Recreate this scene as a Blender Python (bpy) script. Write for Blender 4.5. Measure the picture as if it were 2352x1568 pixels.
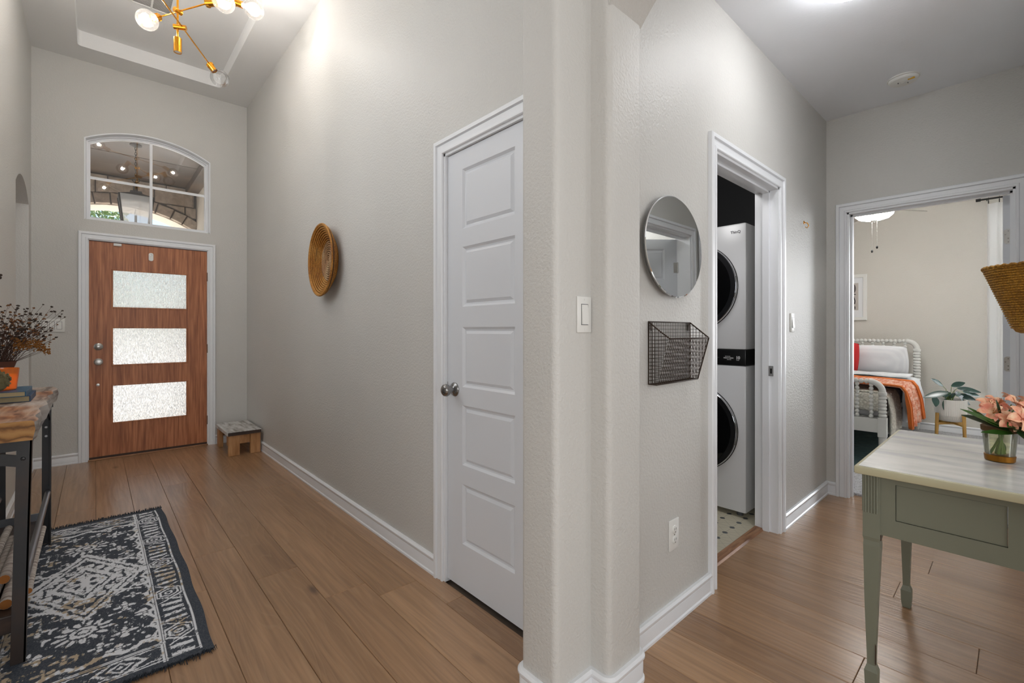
import bpy, bmesh, math, random
import numpy as np
from mathutils import Vector, Matrix, noise as mnoise
from mathutils.geometry import tessellate_polygon
random.seed(7)
PI = math.pi
SC = bpy.context.scene
for o in list(bpy.data.objects): bpy.data.objects.remove(o)
COL = SC.collection

# ------------------------------------------------------------------ camera
YAW = math.atan(957 / 1055.4)
cam = bpy.data.cameras.new('camera')
cam.lens = 1055.4 / 2352 * 36; cam.sensor_width = 36; cam.sensor_fit = 'HORIZONTAL'
cam.shift_y = -25 / 2352; cam.clip_start = .02; cam.clip_end = 300
co = bpy.data.objects.new('camera', cam); COL.objects.link(co)
co.location = (0, 0, 1.2); co.rotation_euler = (PI / 2, 0, -YAW)
SC.camera = co

# ------------------------------------------------------------------ exposure, sky, sun, big lights
SC.view_settings.view_transform = 'Standard'; SC.view_settings.look = 'None'
SC.view_settings.gamma = 1; SC.view_settings.use_curve_mapping = False
SC.view_settings.exposure = 0.0
W = bpy.data.worlds.new('world'); SC.world = W; W.use_nodes = True
nt = W.node_tree; bg = nt.nodes['Background']
sk = nt.nodes.new('ShaderNodeTexSky'); sk.sky_type = 'NISHITA'; sk.sun_disc = False
sk.sun_elevation = math.radians(48); sk.sun_rotation = math.radians(200); sk.air_density = 1.0; sk.dust_density = 1.5
nt.links.new(sk.outputs[0], bg.inputs[0]); bg.inputs[1].default_value = .33

def light(name, typ, loc, energy, color=(1, 1, 1), size=None, size_y=None, aim=None, radius=None, spread=None):
    l = bpy.data.lights.new(name, typ); l.energy = energy; l.color = color
    if typ == 'AREA':
        l.shape = 'RECTANGLE' if size_y else 'SQUARE'; l.size = size
        if size_y: l.size_y = size_y
        if spread: l.spread = spread
    if radius is not None: l.shadow_soft_size = radius
    o = bpy.data.objects.new(name, l); COL.objects.link(o); o.location = loc
    if aim is not None:
        o.rotation_euler = (Vector(aim) - Vector(loc)).to_track_quat('-Z', 'Y').to_euler()
    return o
s = light('sun', 'SUN', (0, 0, 10), 14.0, (1, .95, .88)); s.data.angle = .01
s.rotation_euler = Vector((-.02, -.62, -1.0)).to_track_quat('-Z', 'Y').to_euler()
# lamps added as daylight fill in the windowless living room behind the camera
light('living_fill', 'AREA', (0.3, -3.85, 1.6), 76, (.93, .965, 1), 3.2, 1.9, (0.3, 0, 1.5))
light('living_fill_side', 'AREA', (-2.85, -1.2, 1.6), 50, (.97, .985, 1), 2.2, 1.8, (0, -.8, 1.4))
light('nook_fill', 'AREA', (3.6, -3.85, 1.6), 40, (.97, .985, 1), 1.4, 1.6, (2.6, 0, .6))  # unseen lamp added in the closed nook, no window there
light('dining_fill', 'AREA', (-2.75, 4.2, 1.6), 14, (1, 1, 1), 1.8, 2.0, (-.6, 3.4, 1.5))  # added fill lamp; the dining room is built without windows
light('added_window_fill', 'AREA', (-.60, 2.75, 2.55), 15, (.94, .97, 1), 1.5, 1.1, (1.2, 2.75, 2.3))  # added high lamp, evens the light on the opposite foyer wall
light('bedroom_daylight', 'AREA', (7.75, -.55, 1.55), 135, (.96, .98, 1), 1.4, 1.9, (5.6, -1.25, 1.2), spread=math.radians(115))
# weak laundry lamp, added out of view without a fixture
light('laundry_fill', 'POINT', (2.35, 1.35, 2.3), 9, (1, .985, .97), radius=.12)

# ------------------------------------------------------------------ materials
def newmat(name):
    m = bpy.data.materials.new(name); m.use_nodes = True
    return m, m.node_tree, m.node_tree.nodes['Principled BSDF']
def srgb(r, g, b):
    f = lambda c: ((c / 255 + .055) / 1.055) ** 2.4 if c > 10 else c / 255 / 12.92
    return (f(r), f(g), f(b), 1)
def N(t, typ, **kw):
    n = t.nodes.new(typ)
    for k, v in kw.items():
        if k in n.inputs.keys(): n.inputs[k].default_value = v
        else: setattr(n, k, v)
    return n
def coords(t, scale=(1, 1, 1), kind='Object', rot=(0, 0, 0), rand=False):
    tc = t.nodes.new('ShaderNodeTexCoord'); mp = t.nodes.new('ShaderNodeMapping')
    mp.inputs['Scale'].default_value = scale; mp.inputs['Rotation'].default_value = rot
    src = tc.outputs[kind]
    if rand:
        oi = t.nodes.new('ShaderNodeObjectInfo'); ad = t.nodes.new('ShaderNodeVectorMath'); ad.operation = 'ADD'
        mu = t.nodes.new('ShaderNodeVectorMath'); mu.operation = 'SCALE'; mu.inputs['Scale'].default_value = 37.0
        cx = t.nodes.new('ShaderNodeCombineXYZ')
        for i in range(3): t.links.new(oi.outputs['Random'], cx.inputs[i])
        t.links.new(cx.outputs[0], mu.inputs[0]); t.links.new(mu.outputs[0], ad.inputs[0]); t.links.new(src, ad.inputs[1]); src = ad.outputs[0]
    t.links.new(src, mp.inputs[0]); return mp.outputs[0]
def bump(t, b, height, strength=.3, dist=.002):
    n = t.nodes.new('ShaderNodeBump'); n.inputs['Strength'].default_value = strength; n.inputs['Distance'].default_value = dist
    t.links.new(height, n.inputs['Height']); t.links.new(n.outputs[0], b.inputs['Normal']); return n
def ramp(t, fac, stops):
    r = t.nodes.new('ShaderNodeValToRGB'); e = r.color_ramp.elements
    e[0].position, e[0].color = stops[0]; e[1].position, e[1].color = stops[-1]
    for p, c in stops[1:-1]:
        x = e.new(p); x.color = c
    t.links.new(fac, r.inputs[0]); return r.outputs[0]
def plain(name, col, rough=.5, metal=0, spec=.5, nz=None, ns=.2, nd=.001, coat=0, scale3=None):
    m, t, b = newmat(name)
    b.inputs['Base Color'].default_value = col; b.inputs['Roughness'].default_value = rough
    b.inputs['Metallic'].default_value = metal; b.inputs['Specular IOR Level'].default_value = spec
    b.inputs['Coat Weight'].default_value = coat
    if nz:
        no = N(t, 'ShaderNodeTexNoise', Scale=nz, Detail=3.0)
        t.links.new(coords(t, scale3 or (1, 1, 1)), no.inputs['Vector']); bump(t, b, no.outputs['Fac'], ns, nd)
    return m
def wallmat(name, col, rough=.55, var=.04, bs=.6):
    m, t, b = newmat(name)
    v = coords(t)
    big = N(t, 'ShaderNodeTexNoise', Scale=1.3, Detail=3.0); t.links.new(v, big.inputs['Vector'])
    c2 = tuple(c * (1 - var) for c in col[:3]) + (1,)
    t.links.new(ramp(t, big.outputs['Fac'], [(.35, col), (.7, c2)]), b.inputs['Base Color'])
    a = N(t, 'ShaderNodeTexNoise', Scale=95.0, Detail=2.0, Roughness=.55); t.links.new(v, a.inputs['Vector'])
    bump(t, b, a.outputs['Fac'], bs, .004)
    b.inputs['Roughness'].default_value = rough; b.inputs['Specular IOR Level'].default_value = .5
    return m
M = {}
M['wall'] = wallmat('wall_paint', srgb(208, 206.5, 202), .5)
M['ceil'] = wallmat('ceiling_paint', srgb(240, 240, 239), .7, .02, .2)
M['hallceil'] = wallmat('hall_ceiling_paint', srgb(244, 247, 252), .7, .02, .15)
M['bedwall'] = wallmat('bedroom_wall_paint', srgb(212, 208, 200), .6)
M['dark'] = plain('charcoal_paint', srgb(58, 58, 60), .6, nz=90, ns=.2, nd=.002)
M['trim'] = plain('trim_white', srgb(236, 238, 241), .33)
M['door'] = plain('door_white', srgb(220, 223, 228), .38, nz=300, ns=.05)
M['plastic'] = plain('white_plastic', srgb(232, 232, 228), .3)
M['nickel'] = plain('satin_nickel', srgb(186, 184, 180), .3, .9)
M['darknickel'] = plain('dark_nickel', srgb(150, 149, 148), .22, 1)
M['chrome'] = plain('chrome', srgb(215, 216, 220), .08, 1)
M['brass'] = plain('brushed_brass', srgb(214, 150, 48), .24, 1)
M['bronze'] = plain('bronze_hinge', srgb(110, 78, 55), .4, .9)
M['hole'] = plain('dark_gap', srgb(18, 18, 18), .8)
M['mirror'] = plain('mirror_glass', srgb(238, 240, 240), .015, 1)
M['applwhite'] = plain('appliance_white', srgb(232, 233, 235), .25)
M['blackglass'] = plain('black_glass', srgb(12, 12, 13), .06)
M['blackpl'] = plain('black_panel', srgb(20, 20, 21), .3)
M['whiteprint'] = plain('white_print', srgb(220, 220, 220), .5)
M['greyprint'] = plain('grey_print', srgb(90, 92, 95), .5)
M['ductgrey'] = plain('duct_grey', srgb(150, 148, 144), .6)
M['platesilver'] = plain('brushed_plate', srgb(150, 150, 150), .45, .3)
M['sage'] = plain('sage_paint', srgb(122, 124, 108), .38, nz=25, ns=.08)
M['mullet'] = plain('worn_brown', srgb(60, 42, 30), .6)
M['ivory'] = plain('ivory_edge', srgb(196, 190, 158), .35)
M['wirem'] = plain('rusty_wire', srgb(72, 60, 52), .5, .7)
M['book1'] = plain('blue_cloth', srgb(40, 88, 118), .5, nz=300, ns=.2)
M['book2'] = plain('navy_cloth', srgb(38, 66, 98), .5, nz=300, ns=.2)
M['pages'] = plain('page_block', srgb(176, 158, 122), .8, nz=400, ns=.5, scale3=(.1, .1, 3))
M['terracotta'] = plain('brown_clay', srgb(92, 52, 34), .7)
M['stem'] = plain('dry_stem', srgb(78, 54, 44), .8)
M['seedbrown'] = plain('dry_seed_brown', srgb(122, 80, 46), .9)
M['seeddark'] = plain('dry_seed_dark', srgb(62, 50, 42), .9)
M['goldflower'] = plain('dry_gold_flower', srgb(142, 92, 38), .9)
M['moss'] = plain('dry_moss', srgb(112, 104, 74), .95, nz=120, ns=.6, nd=.005)
M['leaf'] = plain('leaf_green', srgb(48, 84, 24), .4)
M['leaf2'] = plain('leaf_dark', srgb(26, 54, 24), .35)
M['plantleaf'] = plain('plant_leaf', srgb(24, 62, 52), .22)
M['greenstem'] = plain('green_stem', srgb(92, 122, 44), .4)
M['yellow'] = plain('stamen', srgb(170, 110, 40), .6)
M['potwhite'] = plain('ribbed_white_ceramic', srgb(214, 212, 206), .6)
M['soil'] = plain('soil', srgb(40, 28, 22), .95)
M['redfab'] = plain('red_fabric', srgb(196, 42, 44), .85, nz=200, ns=.3)
M['whitefab'] = plain('white_fabric', srgb(232, 234, 236), .85, nz=60, ns=.3, nd=.003)
M['spool'] = plain('bed_paint', srgb(222, 222, 218), .35)
M['mattress'] = plain('mattress_grey', srgb(196, 196, 198), .8)
M['string'] = plain('cord', srgb(150, 120, 80), .8)
M['blade'] = plain('fan_blade', srgb(150, 145, 136), .5)
M['black'] = plain('matte_black', srgb(14, 14, 14), .5)
M['stucco'] = plain('stucco', srgb(205, 198, 188), .9, nz=28, ns=.6, nd=.012)
M['concrete'] = plain('concrete', srgb(200, 196, 188), .85, nz=40, ns=.2, nd=.003)
M['bark'] = plain('bark', srgb(90, 74, 60), .9, nz=20, ns=.6, nd=.02)
M['treeleaf'] = plain('tree_leaf', srgb(92, 124, 50), .6)
M['mortar'] = plain('mortar', srgb(96, 84, 74), .95, nz=40, ns=.4, nd=.004)
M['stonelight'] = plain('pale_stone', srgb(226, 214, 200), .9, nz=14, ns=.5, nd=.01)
M['socketwhite'] = plain('socket_white', srgb(230, 230, 228), .5)
M['gold'] = plain('gold_band', srgb(150, 100, 30), .4, .8)
M['jute'] = plain('jute', srgb(92, 66, 34), .9, nz=150, ns=.6, nd=.004)
M['yellowlabel'] = plain('yellow_label', srgb(225, 175, 20), .5)
M['orangebrown'] = plain('cut_wood', srgb(178, 112, 50), .7)

def emis(name, col, st):
    m, t, b = newmat(name)
    b.inputs['Base Color'].default_value = col; b.inputs['Emission Color'].default_value = col; b.inputs['Emission Strength'].default_value = st
    return m
M['filament'] = emis('filament_glow', (1, .82, .6, 1), 40)
M['diffuser'] = emis('lamp_diffuser', (.97, .98, 1, 1), 25)
M['fanbowl'] = emis('fan_bowl_glass', (1, .985, .96, 1), 46)
M['candle'] = emis('candle_wax_glow', (1, .45, .10, 1), .7)

def glassmix(name, tint=(1, 1, 1, 1), rough=.0, boost=1.0, haze=None):
    """thin clear glass: see-through with fresnel reflections"""
    m = bpy.data.materials.new(name); m.use_nodes = True; t = m.node_tree
    t.nodes.remove(t.nodes['Principled BSDF']); out = t.nodes['Material Output']
    tr = N(t, 'ShaderNodeBsdfTransparent'); tr.inputs[0].default_value = tint
    gl = N(t, 'ShaderNodeBsdfGlossy'); gl.inputs['Roughness'].default_value = rough
    fr = N(t, 'ShaderNodeFresnel'); fr.inputs['IOR'].default_value = 1.5
    mu = N(t, 'ShaderNodeMath', operation='MULTIPLY'); mu.inputs[1].default_value = boost; mu.use_clamp = True
    mx = N(t, 'ShaderNodeMixShader')
    t.links.new(fr.outputs[0], mu.inputs[0]); t.links.new(mu.outputs[0], mx.inputs[0])
    t.links.new(tr.outputs[0], mx.inputs[1]); t.links.new(gl.outputs[0], mx.inputs[2])
    last = mx.outputs[0]
    if haze:
        df = N(t, 'ShaderNodeBsdfTranslucent'); df.inputs[0].default_value = haze[1]
        m2 = N(t, 'ShaderNodeMixShader'); m2.inputs[0].default_value = haze[0]
        t.links.new(last, m2.inputs[1]); t.links.new(df.outputs[0], m2.inputs[2]); last = m2.outputs[0]
    t.links.new(last, out.inputs['Surface']); return m
M['glass'] = glassmix('window_glass', boost=1.6)
M['bulb'] = glassmix('bulb_glass', boost=1.3, haze=(.025, (1, .95, .88, 1)))
M['clearbulb'] = glassmix('clear_bulb_glass', boost=.7)
M['vaseglass'] = glassmix('vase_glass', tint=(.97, .98, .95, 1), boost=.7)
M['water'] = glassmix('vase_water', tint=(.97, .95, .80, 1), boost=.2, haze=(.14, (1, .96, .78, 1)))
M['lantern'] = glassmix('seeded_glass', tint=(.9, .9, .9, 1), boost=1.2, haze=(.45, (.9, .9, .9, 1)))
def amber():
    m = bpy.data.materials.new('amber_glass'); m.use_nodes = True; t = m.node_tree
    b = t.nodes['Principled BSDF']; b.inputs['Base Color'].default_value = srgb(240, 150, 60); b.inputs['Roughness'].default_value = .15
    b.inputs['Transmission Weight'].default_value = .55; return m
M['amber'] = amber()

def frosted():
    m, t, b = newmat('rain_glass')
    v = coords(t, (1, 1, .22))
    n1 = N(t, 'ShaderNodeTexNoise', Scale=230.0, Detail=2.0); t.links.new(v, n1.inputs['Vector'])
    bump(t, b, n1.outputs['Fac'], .9, .004)
    b.inputs['Base Color'].default_value = (1, 1, 1, 1); b.inputs['Roughness'].default_value = .22
    b.inputs['Transmission Weight'].default_value = 1; b.inputs['IOR'].default_value = 1.35
    out = t.nodes['Material Output']; tl = N(t, 'ShaderNodeBsdfTranslucent'); tl.inputs[0].default_value = (.95, .97, 1, 1)
    r2 = ramp(t, n1.outputs['Fac'], [(.4, (.25, .25, .25, 1)), (.6, (.75, .75, .75, 1))])
    mx = N(t, 'ShaderNodeMixShader'); t.links.new(r2, mx.inputs[0])
    t.links.new(b.outputs[0], mx.inputs[1]); t.links.new(tl.outputs[0], mx.inputs[2]); t.links.new(mx.outputs[0], out.inputs['Surface'])
    return m
M['frosted'] = frosted()

def sheer():
    m = bpy.data.materials.new('sheer_curtain'); m.use_nodes = True; t = m.node_tree
    b = t.nodes['Principled BSDF']; b.inputs['Base Color'].default_value = srgb(238, 240, 242); b.inputs['Roughness'].default_value = .9
    tl = N(t, 'ShaderNodeBsdfTranslucent'); tl.inputs[0].default_value = (.95, .96, .97, 1)
    mx = N(t, 'ShaderNodeMixShader'); mx.inputs[0].default_value = .8
    t.links.new(b.outputs[0], mx.inputs[1]); t.links.new(tl.outputs[0], mx.inputs[2]); t.links.new(mx.outputs[0], t.nodes['Material Output'].inputs['Surface'])
    return m
M['sheer'] = sheer()

def floorwood():
    m, t, b = newmat('oak_plank')
    oi = N(t, 'ShaderNodeObjectInfo')
    v = coords(t, (1, .16, 1), rand=True)
    warp = N(t, 'ShaderNodeTexNoise', Scale=5.0, Detail=2.0); t.links.new(v, warp.inputs['Vector'])
    vm = N(t, 'ShaderNodeVectorMath', operation='SCALE'); vm.inputs['Scale'].default_value = .35; t.links.new(warp.outputs['Color'], vm.inputs[0])
    va = N(t, 'ShaderNodeVectorMath', operation='ADD'); t.links.new(v, va.inputs[0]); t.links.new(vm.outputs[0], va.inputs[1])
    wv = N(t, 'ShaderNodeTexWave', Scale=11.0, Distortion=6.0, Detail=2.0); wv.inputs['Detail Scale'].default_value = 1.2
    t.links.new(va.outputs[0], wv.inputs['Vector'])
    fine = N(t, 'ShaderNodeTexNoise', Scale=60.0, Detail=4.0); t.links.new(coords(t, (1, .035, 1), rand=True), fine.inputs['Vector'])
    base = ramp(t, oi.outputs['Random'], [(0, srgb(158, 122, 88)), (.35, srgb(170, 133, 98)), (.7, srgb(164, 127, 93)), (1, srgb(180, 143, 107))])
    big = N(t, 'ShaderNodeTexNoise', Scale=3.5, Detail=4.0); t.links.new(v, big.inputs['Vector'])
    m1 = N(t, 'ShaderNodeMix', data_type='RGBA', blend_type='MULTIPLY'); m1.inputs[0].default_value = 1
    t.links.new(base, m1.inputs[6]); t.links.new(ramp(t, fine.outputs['Fac'], [(.35, (.8, .78, .76, 1)), (.65, (1.08, 1.08, 1.08, 1))]), m1.inputs[7])
    m2 = N(t, 'ShaderNodeMix', data_type='RGBA', blend_type='MULTIPLY'); m2.inputs[0].default_value = 1
    t.links.new(m1.outputs[2], m2.inputs[6]); t.links.new(ramp(t, big.outputs['Fac'], [(.3, (.78, .74, .7, 1)), (.55, (1, 1, 1, 1)), (.8, (1.06, 1.06, 1.06, 1))]), m2.inputs[7])
    m3 = N(t, 'ShaderNodeMix', data_type='RGBA'); t.links.new(ramp(t, wv.outputs['Fac'], [(.84, (0, 0, 0, 1)), (.98, (.15, .15, .15, 1))]), m3.inputs[0])
    t.links.new(m2.outputs[2], m3.inputs[6]); m3.inputs[7].default_value = srgb(188, 156, 122)
    # knots
    kn = N(t, 'ShaderNodeTexVoronoi', Scale=2.6); t.links.new(coords(t, (1, .42, 1), rand=True), kn.inputs['Vector'])
    m4 = N(t, 'ShaderNodeMix', data_type='RGBA'); t.links.new(ramp(t, kn.outputs['Distance'], [(.02, (.7, .7, .7, 1)), (.07, (0, 0, 0, 1))]), m4.inputs[0])
    t.links.new(m3.outputs[2], m4.inputs[6]); m4.inputs[7].default_value = srgb(70, 44, 28)
    t.links.new(m4.outputs[2], b.inputs['Base Color'])
    ad = N(t, 'ShaderNodeMath', operation='ADD'); t.links.new(wv.outputs['Fac'], ad.inputs[0]); t.links.new(fine.outputs['Fac'], ad.inputs[1])
    bump(t, b, ad.outputs[0], .4, .0015)
    b.inputs['Coat Weight'].default_value = .5; b.inputs['Coat Roughness'].default_value = .23; b.inputs['Roughness'].default_value = .34; b.inputs['Specular IOR Level'].default_value = .5
    return m
M['plank'] = floorwood()

def streakwood(name, c1, c2, c3, scale=(60, 60, 4), nsc=1.0, rough=.4, bs=.1, warp=0):
    m, t, b = newmat(name)
    n1 = N(t, 'ShaderNodeTexNoise', Scale=nsc, Detail=5.0, Distortion=warp); t.links.new(coords(t, scale), n1.inputs['Vector'])
    t.links.new(ramp(t, n1.outputs['Fac'], [(.3, c1), (.5, c2), (.7, c3)]), b.inputs['Base Color'])
    bump(t, b, n1.outputs['Fac'], bs, .001); b.inputs['Roughness'].default_value = rough
    return m
M['mahogany'] = streakwood('mahogany_veneer', srgb(134, 78, 46), srgb(168, 104, 66), srgb(194, 128, 86), (75, 75, 3.5), rough=.42)
M['pine'] = streakwood('pine', srgb(150, 104, 62), srgb(176, 128, 82), srgb(196, 150, 104), (30, 30, 5), rough=.6)
M['threshold'] = streakwood('threshold_oak', srgb(120, 82, 56), srgb(156, 112, 80), srgb(182, 140, 104), (5, 40, 30), rough=.5, warp=1)
M['darkwood'] = streakwood('dark_wood', srgb(38, 26, 20), srgb(56, 38, 28), srgb(70, 50, 38), (4, 30, 30), rough=.5)
M['bamboo'] = streakwood('bamboo', srgb(150, 112, 50), srgb(182, 140, 70), srgb(200, 160, 92), (20, 20, 6), rough=.45)
M['porchwood'] = streakwood('porch_ceiling_board', srgb(62, 46, 34), srgb(80, 62, 46), srgb(104, 84, 64), (5, 5, 5), nsc=.5, rough=.45)
M['steel'] = streakwood('raw_steel', srgb(30, 32, 34), srgb(40, 40, 42), srgb(56, 44, 38), (6, 6, 5), rough=.42)
M['pipe'] = plain('steel_pipe', srgb(150, 154, 160), .35, 1, nz=80, ns=.2)
M['whitewash'] = streakwood('whitewashed_wood', srgb(140, 134, 126), srgb(198, 196, 192), srgb(220, 220, 218), (30, 6, 20), rough=.6, bs=.4)
M['slabtop'] = streakwood('slab_side', srgb(110, 98, 90), srgb(168, 162, 158), srgb(190, 188, 186), (18, 4, 40), rough=.6, bs=.7)
M['birch'] = streakwood('birch_bark', srgb(140, 124, 116), srgb(196, 186, 178), srgb(222, 216, 208), (10, 60, 10), rough=.8, bs=.4)
def slabmat():
    m, t, b = newmat('live_edge_slab')
    n1 = N(t, 'ShaderNodeTexNoise', Scale=1.0, Detail=5.0, Distortion=.6); t.links.new(coords(t, (28, 5, 28)), n1.inputs['Vector'])
    n2 = N(t, 'ShaderNodeTexNoise', Scale=3.0, Detail=2.0); t.links.new(coords(t), n2.inputs['Vector'])
    a = ramp(t, n1.outputs['Fac'], [(.35, srgb(120, 66, 34)), (.5, srgb(176, 112, 66)), (.65, srgb(200, 150, 108))])
    c = ramp(t, n1.outputs['Fac'], [(.35, srgb(112, 96, 86)), (.5, srgb(176, 160, 148)), (.65, srgb(200, 190, 182))])
    mx = N(t, 'ShaderNodeMix', data_type='RGBA'); t.links.new(ramp(t, n2.outputs['Fac'], [(.34, (0, 0, 0, 1)), (.50, (1, 1, 1, 1))]), mx.inputs[0])
    t.links.new(a, mx.inputs[6]); t.links.new(c, mx.inputs[7]); t.links.new(mx.outputs[2], b.inputs['Base Color'])
    bump(t, b, n1.outputs['Fac'], .7, .003); b.inputs['Roughness'].default_value = .5; return m
M['slab'] = slabmat()
def endgrain():
    m, t, b = newmat('slab_end_grain')
    wv = N(t, 'ShaderNodeTexWave', Scale=7.0, Distortion=5.0, Detail=4.0, wave_type='RINGS'); wv.inputs['Detail Scale'].default_value = 2
    t.links.new(coords(t, (1, 1, 1.5)), wv.inputs['Vector'])
    t.links.new(ramp(t, wv.outputs['Fac'], [(.0, srgb(120, 80, 40)), (.25, srgb(164, 114, 60)), (1, srgb(186, 138, 80))]), b.inputs['Base Color'])
    bump(t, b, wv.outputs['Fac'], .3, .002); b.inputs['Roughness'].default_value = .6; return m
M['endgrain'] = endgrain()

def weave(name, c1, c2, c3, scale, rough=.65):
    m, t, b = newmat(name)
    vo = N(t, 'ShaderNodeTexVoronoi', Scale=scale); t.links.new(coords(t), vo.inputs['Vector'])
    n = N(t, 'ShaderNodeTexNoise', Scale=9.0, Detail=3.0); t.links.new(coords(t), n.inputs['Vector'])
    base = ramp(t, n.outputs['Fac'], [(.3, c1), (.5, c2), (.7, c3)])
    mx = N(t, 'ShaderNodeMix', data_type='RGBA', blend_type='MULTIPLY'); mx.inputs[0].default_value = 1
    t.links.new(base, mx.inputs[6]); t.links.new(ramp(t, vo.outputs['Distance'], [(.2, (1.15, 1.15, 1.1, 1)), (.7, (.55, .5, .42, 1))]), mx.inputs[7])
    t.links.new(mx.outputs[2], b.inputs['Base Color'])
    bump(t, b, vo.outputs['Distance'], .7, -.003); b.inputs['Roughness'].default_value = rough; return m
M['straw'] = weave('woven_straw', srgb(160, 110, 26), srgb(196, 142, 44), srgb(212, 162, 66), 170)
M['coil'] = weave('coiled_grass', srgb(164, 104, 34), srgb(194, 134, 54), srgb(212, 158, 84), 210)
M['coilpale'] = weave('coiled_grass_pale', srgb(160, 116, 80), srgb(184, 144, 104), srgb(206, 176, 140), 230)
M['coildark'] = plain('coil_dark', srgb(58, 36, 20), .8)

def vinyl():
    m, t, b = newmat('octagon_vinyl')
    tc = N(t, 'ShaderNodeTexCoord'); sp = N(t, 'ShaderNodeSeparateXYZ'); t.links.new(tc.outputs['Object'], sp.inputs[0])
    def frac(out, ph):
        a = N(t, 'ShaderNodeMath', operation='SUBTRACT'); a.inputs[1].default_value = ph; t.links.new(out, a.inputs[0])
        d = N(t, 'ShaderNodeMath', operation='DIVIDE'); d.inputs[1].default_value = .1015; t.links.new(a.outputs[0], d.inputs[0])
        f = N(t, 'ShaderNodeMath', operation='FRACT'); t.links.new(d.outputs[0], f.inputs[0])
        g = N(t, 'ShaderNodeMath', operation='SUBTRACT'); g.inputs[1].default_value = .5; t.links.new(f.outputs[0], g.inputs[0])
        h = N(t, 'ShaderNodeMath', operation='ABSOLUTE'); t.links.new(g.outputs[0], h.inputs[0]); return h.outputs[0]
    fx = frac(sp.outputs[0], 2.973 - .05075 + .1015 * .5 + .05075 - .1015 * .5); fy = frac(sp.outputs[1], 1.172 + 0)
    # fx, fy = .5 at a dot, 0 half way between
    fx_, fy_ = fx, fy
    def mth(op, a, bb):
        n = N(t, 'ShaderNodeMath', operation=op)
        for i, x in enumerate((a, bb)):
            if isinstance(x, (int, float)): n.inputs[i].default_value = x
            else: t.links.new(x, n.inputs[i])
        return n.outputs[0]
    dx = mth('SUBTRACT', .5, fx_); dy = mth('SUBTRACT', .5, fy_)
    s = mth('MAXIMUM', mth('MAXIMUM', dx, dy), mth('MULTIPLY', mth('ADD', dx, dy), .74))
    dot = mth('LESS_THAN', s, .15)
    l1 = mth('LESS_THAN', mth('MINIMUM', dx, dy), .012)
    l2 = mth('LESS_THAN', mth('ABSOLUTE', mth('SUBTRACT', dx, dy), 0), .012)
    line = mth('MAXIMUM', l1, l2)
    m1 = N(t, 'ShaderNodeMix', data_type='RGBA'); t.links.new(mth('MULTIPLY', line, .45), m1.inputs[0]); m1.inputs[6].default_value = srgb(222, 214, 190); m1.inputs[7].default_value = srgb(130, 124, 108)
    m2 = N(t, 'ShaderNodeMix', data_type='RGBA'); t.links.new(dot, m2.inputs[0]); t.links.new(m1.outputs[2], m2.inputs[6]); m2.inputs[7].default_value = srgb(92, 98, 100)
    t.links.new(m2.outputs[2], b.inputs['Base Color']); b.inputs['Roughness'].default_value = .35; return m
M['vinyl'] = vinyl()
def carpet():
    m, t, b = newmat('grey_carpet')
    n = N(t, 'ShaderNodeTexNoise', Scale=130.0, Detail=4.0); t.links.new(coords(t), n.inputs['Vector'])
    t.links.new(ramp(t, n.outputs['Fac'], [(.35, srgb(150, 148, 148)), (.6, srgb(206, 206, 208))]), b.inputs['Base Color'])
    bump(t, b, n.outputs['Fac'], .9, .01); b.inputs['Roughness'].default_value = 1; return m
M['carpet'] = carpet()
def rugteal():
    m, t, b = newmat('teal_rug')
    n = N(t, 'ShaderNodeTexNoise', Scale=1.0, Detail=5.0); t.links.new(coords(t, (60, 12, 1)), n.inputs['Vector'])
    t.links.new(ramp(t, n.outputs['Fac'], [(.35, srgb(30, 50, 54)), (.55, srgb(54, 84, 86)), (.75, srgb(96, 106, 92))]), b.inputs['Base Color'])
    bump(t, b, n.outputs['Fac'], .5, .004); b.inputs['Roughness'].default_value = 1; return m
M['tealrug'] = rugteal()
def stone():
    m, t, b = newmat('porch_stone')
    oi = N(t, 'ShaderNodeObjectInfo')
    n = N(t, 'ShaderNodeTexNoise', Scale=14.0, Detail=6.0); t.links.new(coords(t, rand=True), n.inputs['Vector'])
    mx = N(t, 'ShaderNodeMix', data_type='RGBA', blend_type='MULTIPLY'); mx.inputs[0].default_value = 1
    t.links.new(ramp(t, oi.outputs['Random'], [(0, srgb(178, 160, 144)), (.5, srgb(196, 180, 164)), (1, srgb(206, 194, 180))]), mx.inputs[6])
    t.links.new(ramp(t, n.outputs['Fac'], [(.3, (.7, .68, .66, 1)), (.65, (1.05, 1.05, 1.05, 1))]), mx.inputs[7])
    t.links.new(mx.outputs[2], b.inputs['Base Color']); bump(t, b, n.outputs['Fac'], .8, .02); b.inputs['Roughness'].default_value = .9; return m
M['stone'] = stone()
def quiltmat():
    m, t, b = newmat('orange_quilt')
    n = N(t, 'ShaderNodeTexNoise', Scale=1.0, Detail=3.0); t.links.new(coords(t, (9, 55, 40)), n.inputs['Vector'])
    t.links.new(ramp(t, n.outputs['Fac'], [(.35, srgb(196, 100, 60)), (.52, srgb(214, 150, 120)), (.68, srgb(226, 186, 164))]), b.inputs['Base Color'])
    bump(t, b, n.outputs['Fac'], .8, .01); b.inputs['Roughness'].default_value = .9; return m
M['quilt'] = quiltmat()
M['quiltedge'] = plain('quilt_border', srgb(214, 112, 44), .9, nz=120, ns=.6, nd=.006)
def knit():
    m, t, b = newmat('cream_knit')
    v = N(t, 'ShaderNodeTexVoronoi', Scale=55.0); t.links.new(coords(t), v.inputs['Vector'])
    t.links.new(ramp(t, v.outputs['Distance'], [(.2, srgb(232, 229, 218)), (.8, srgb(204, 200, 188))]), b.inputs['Base Color'])
    bump(t, b, v.outputs['Distance'], .8, -.01); b.inputs['Roughness'].default_value = .95; return m
M['knit'] = knit()
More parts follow.
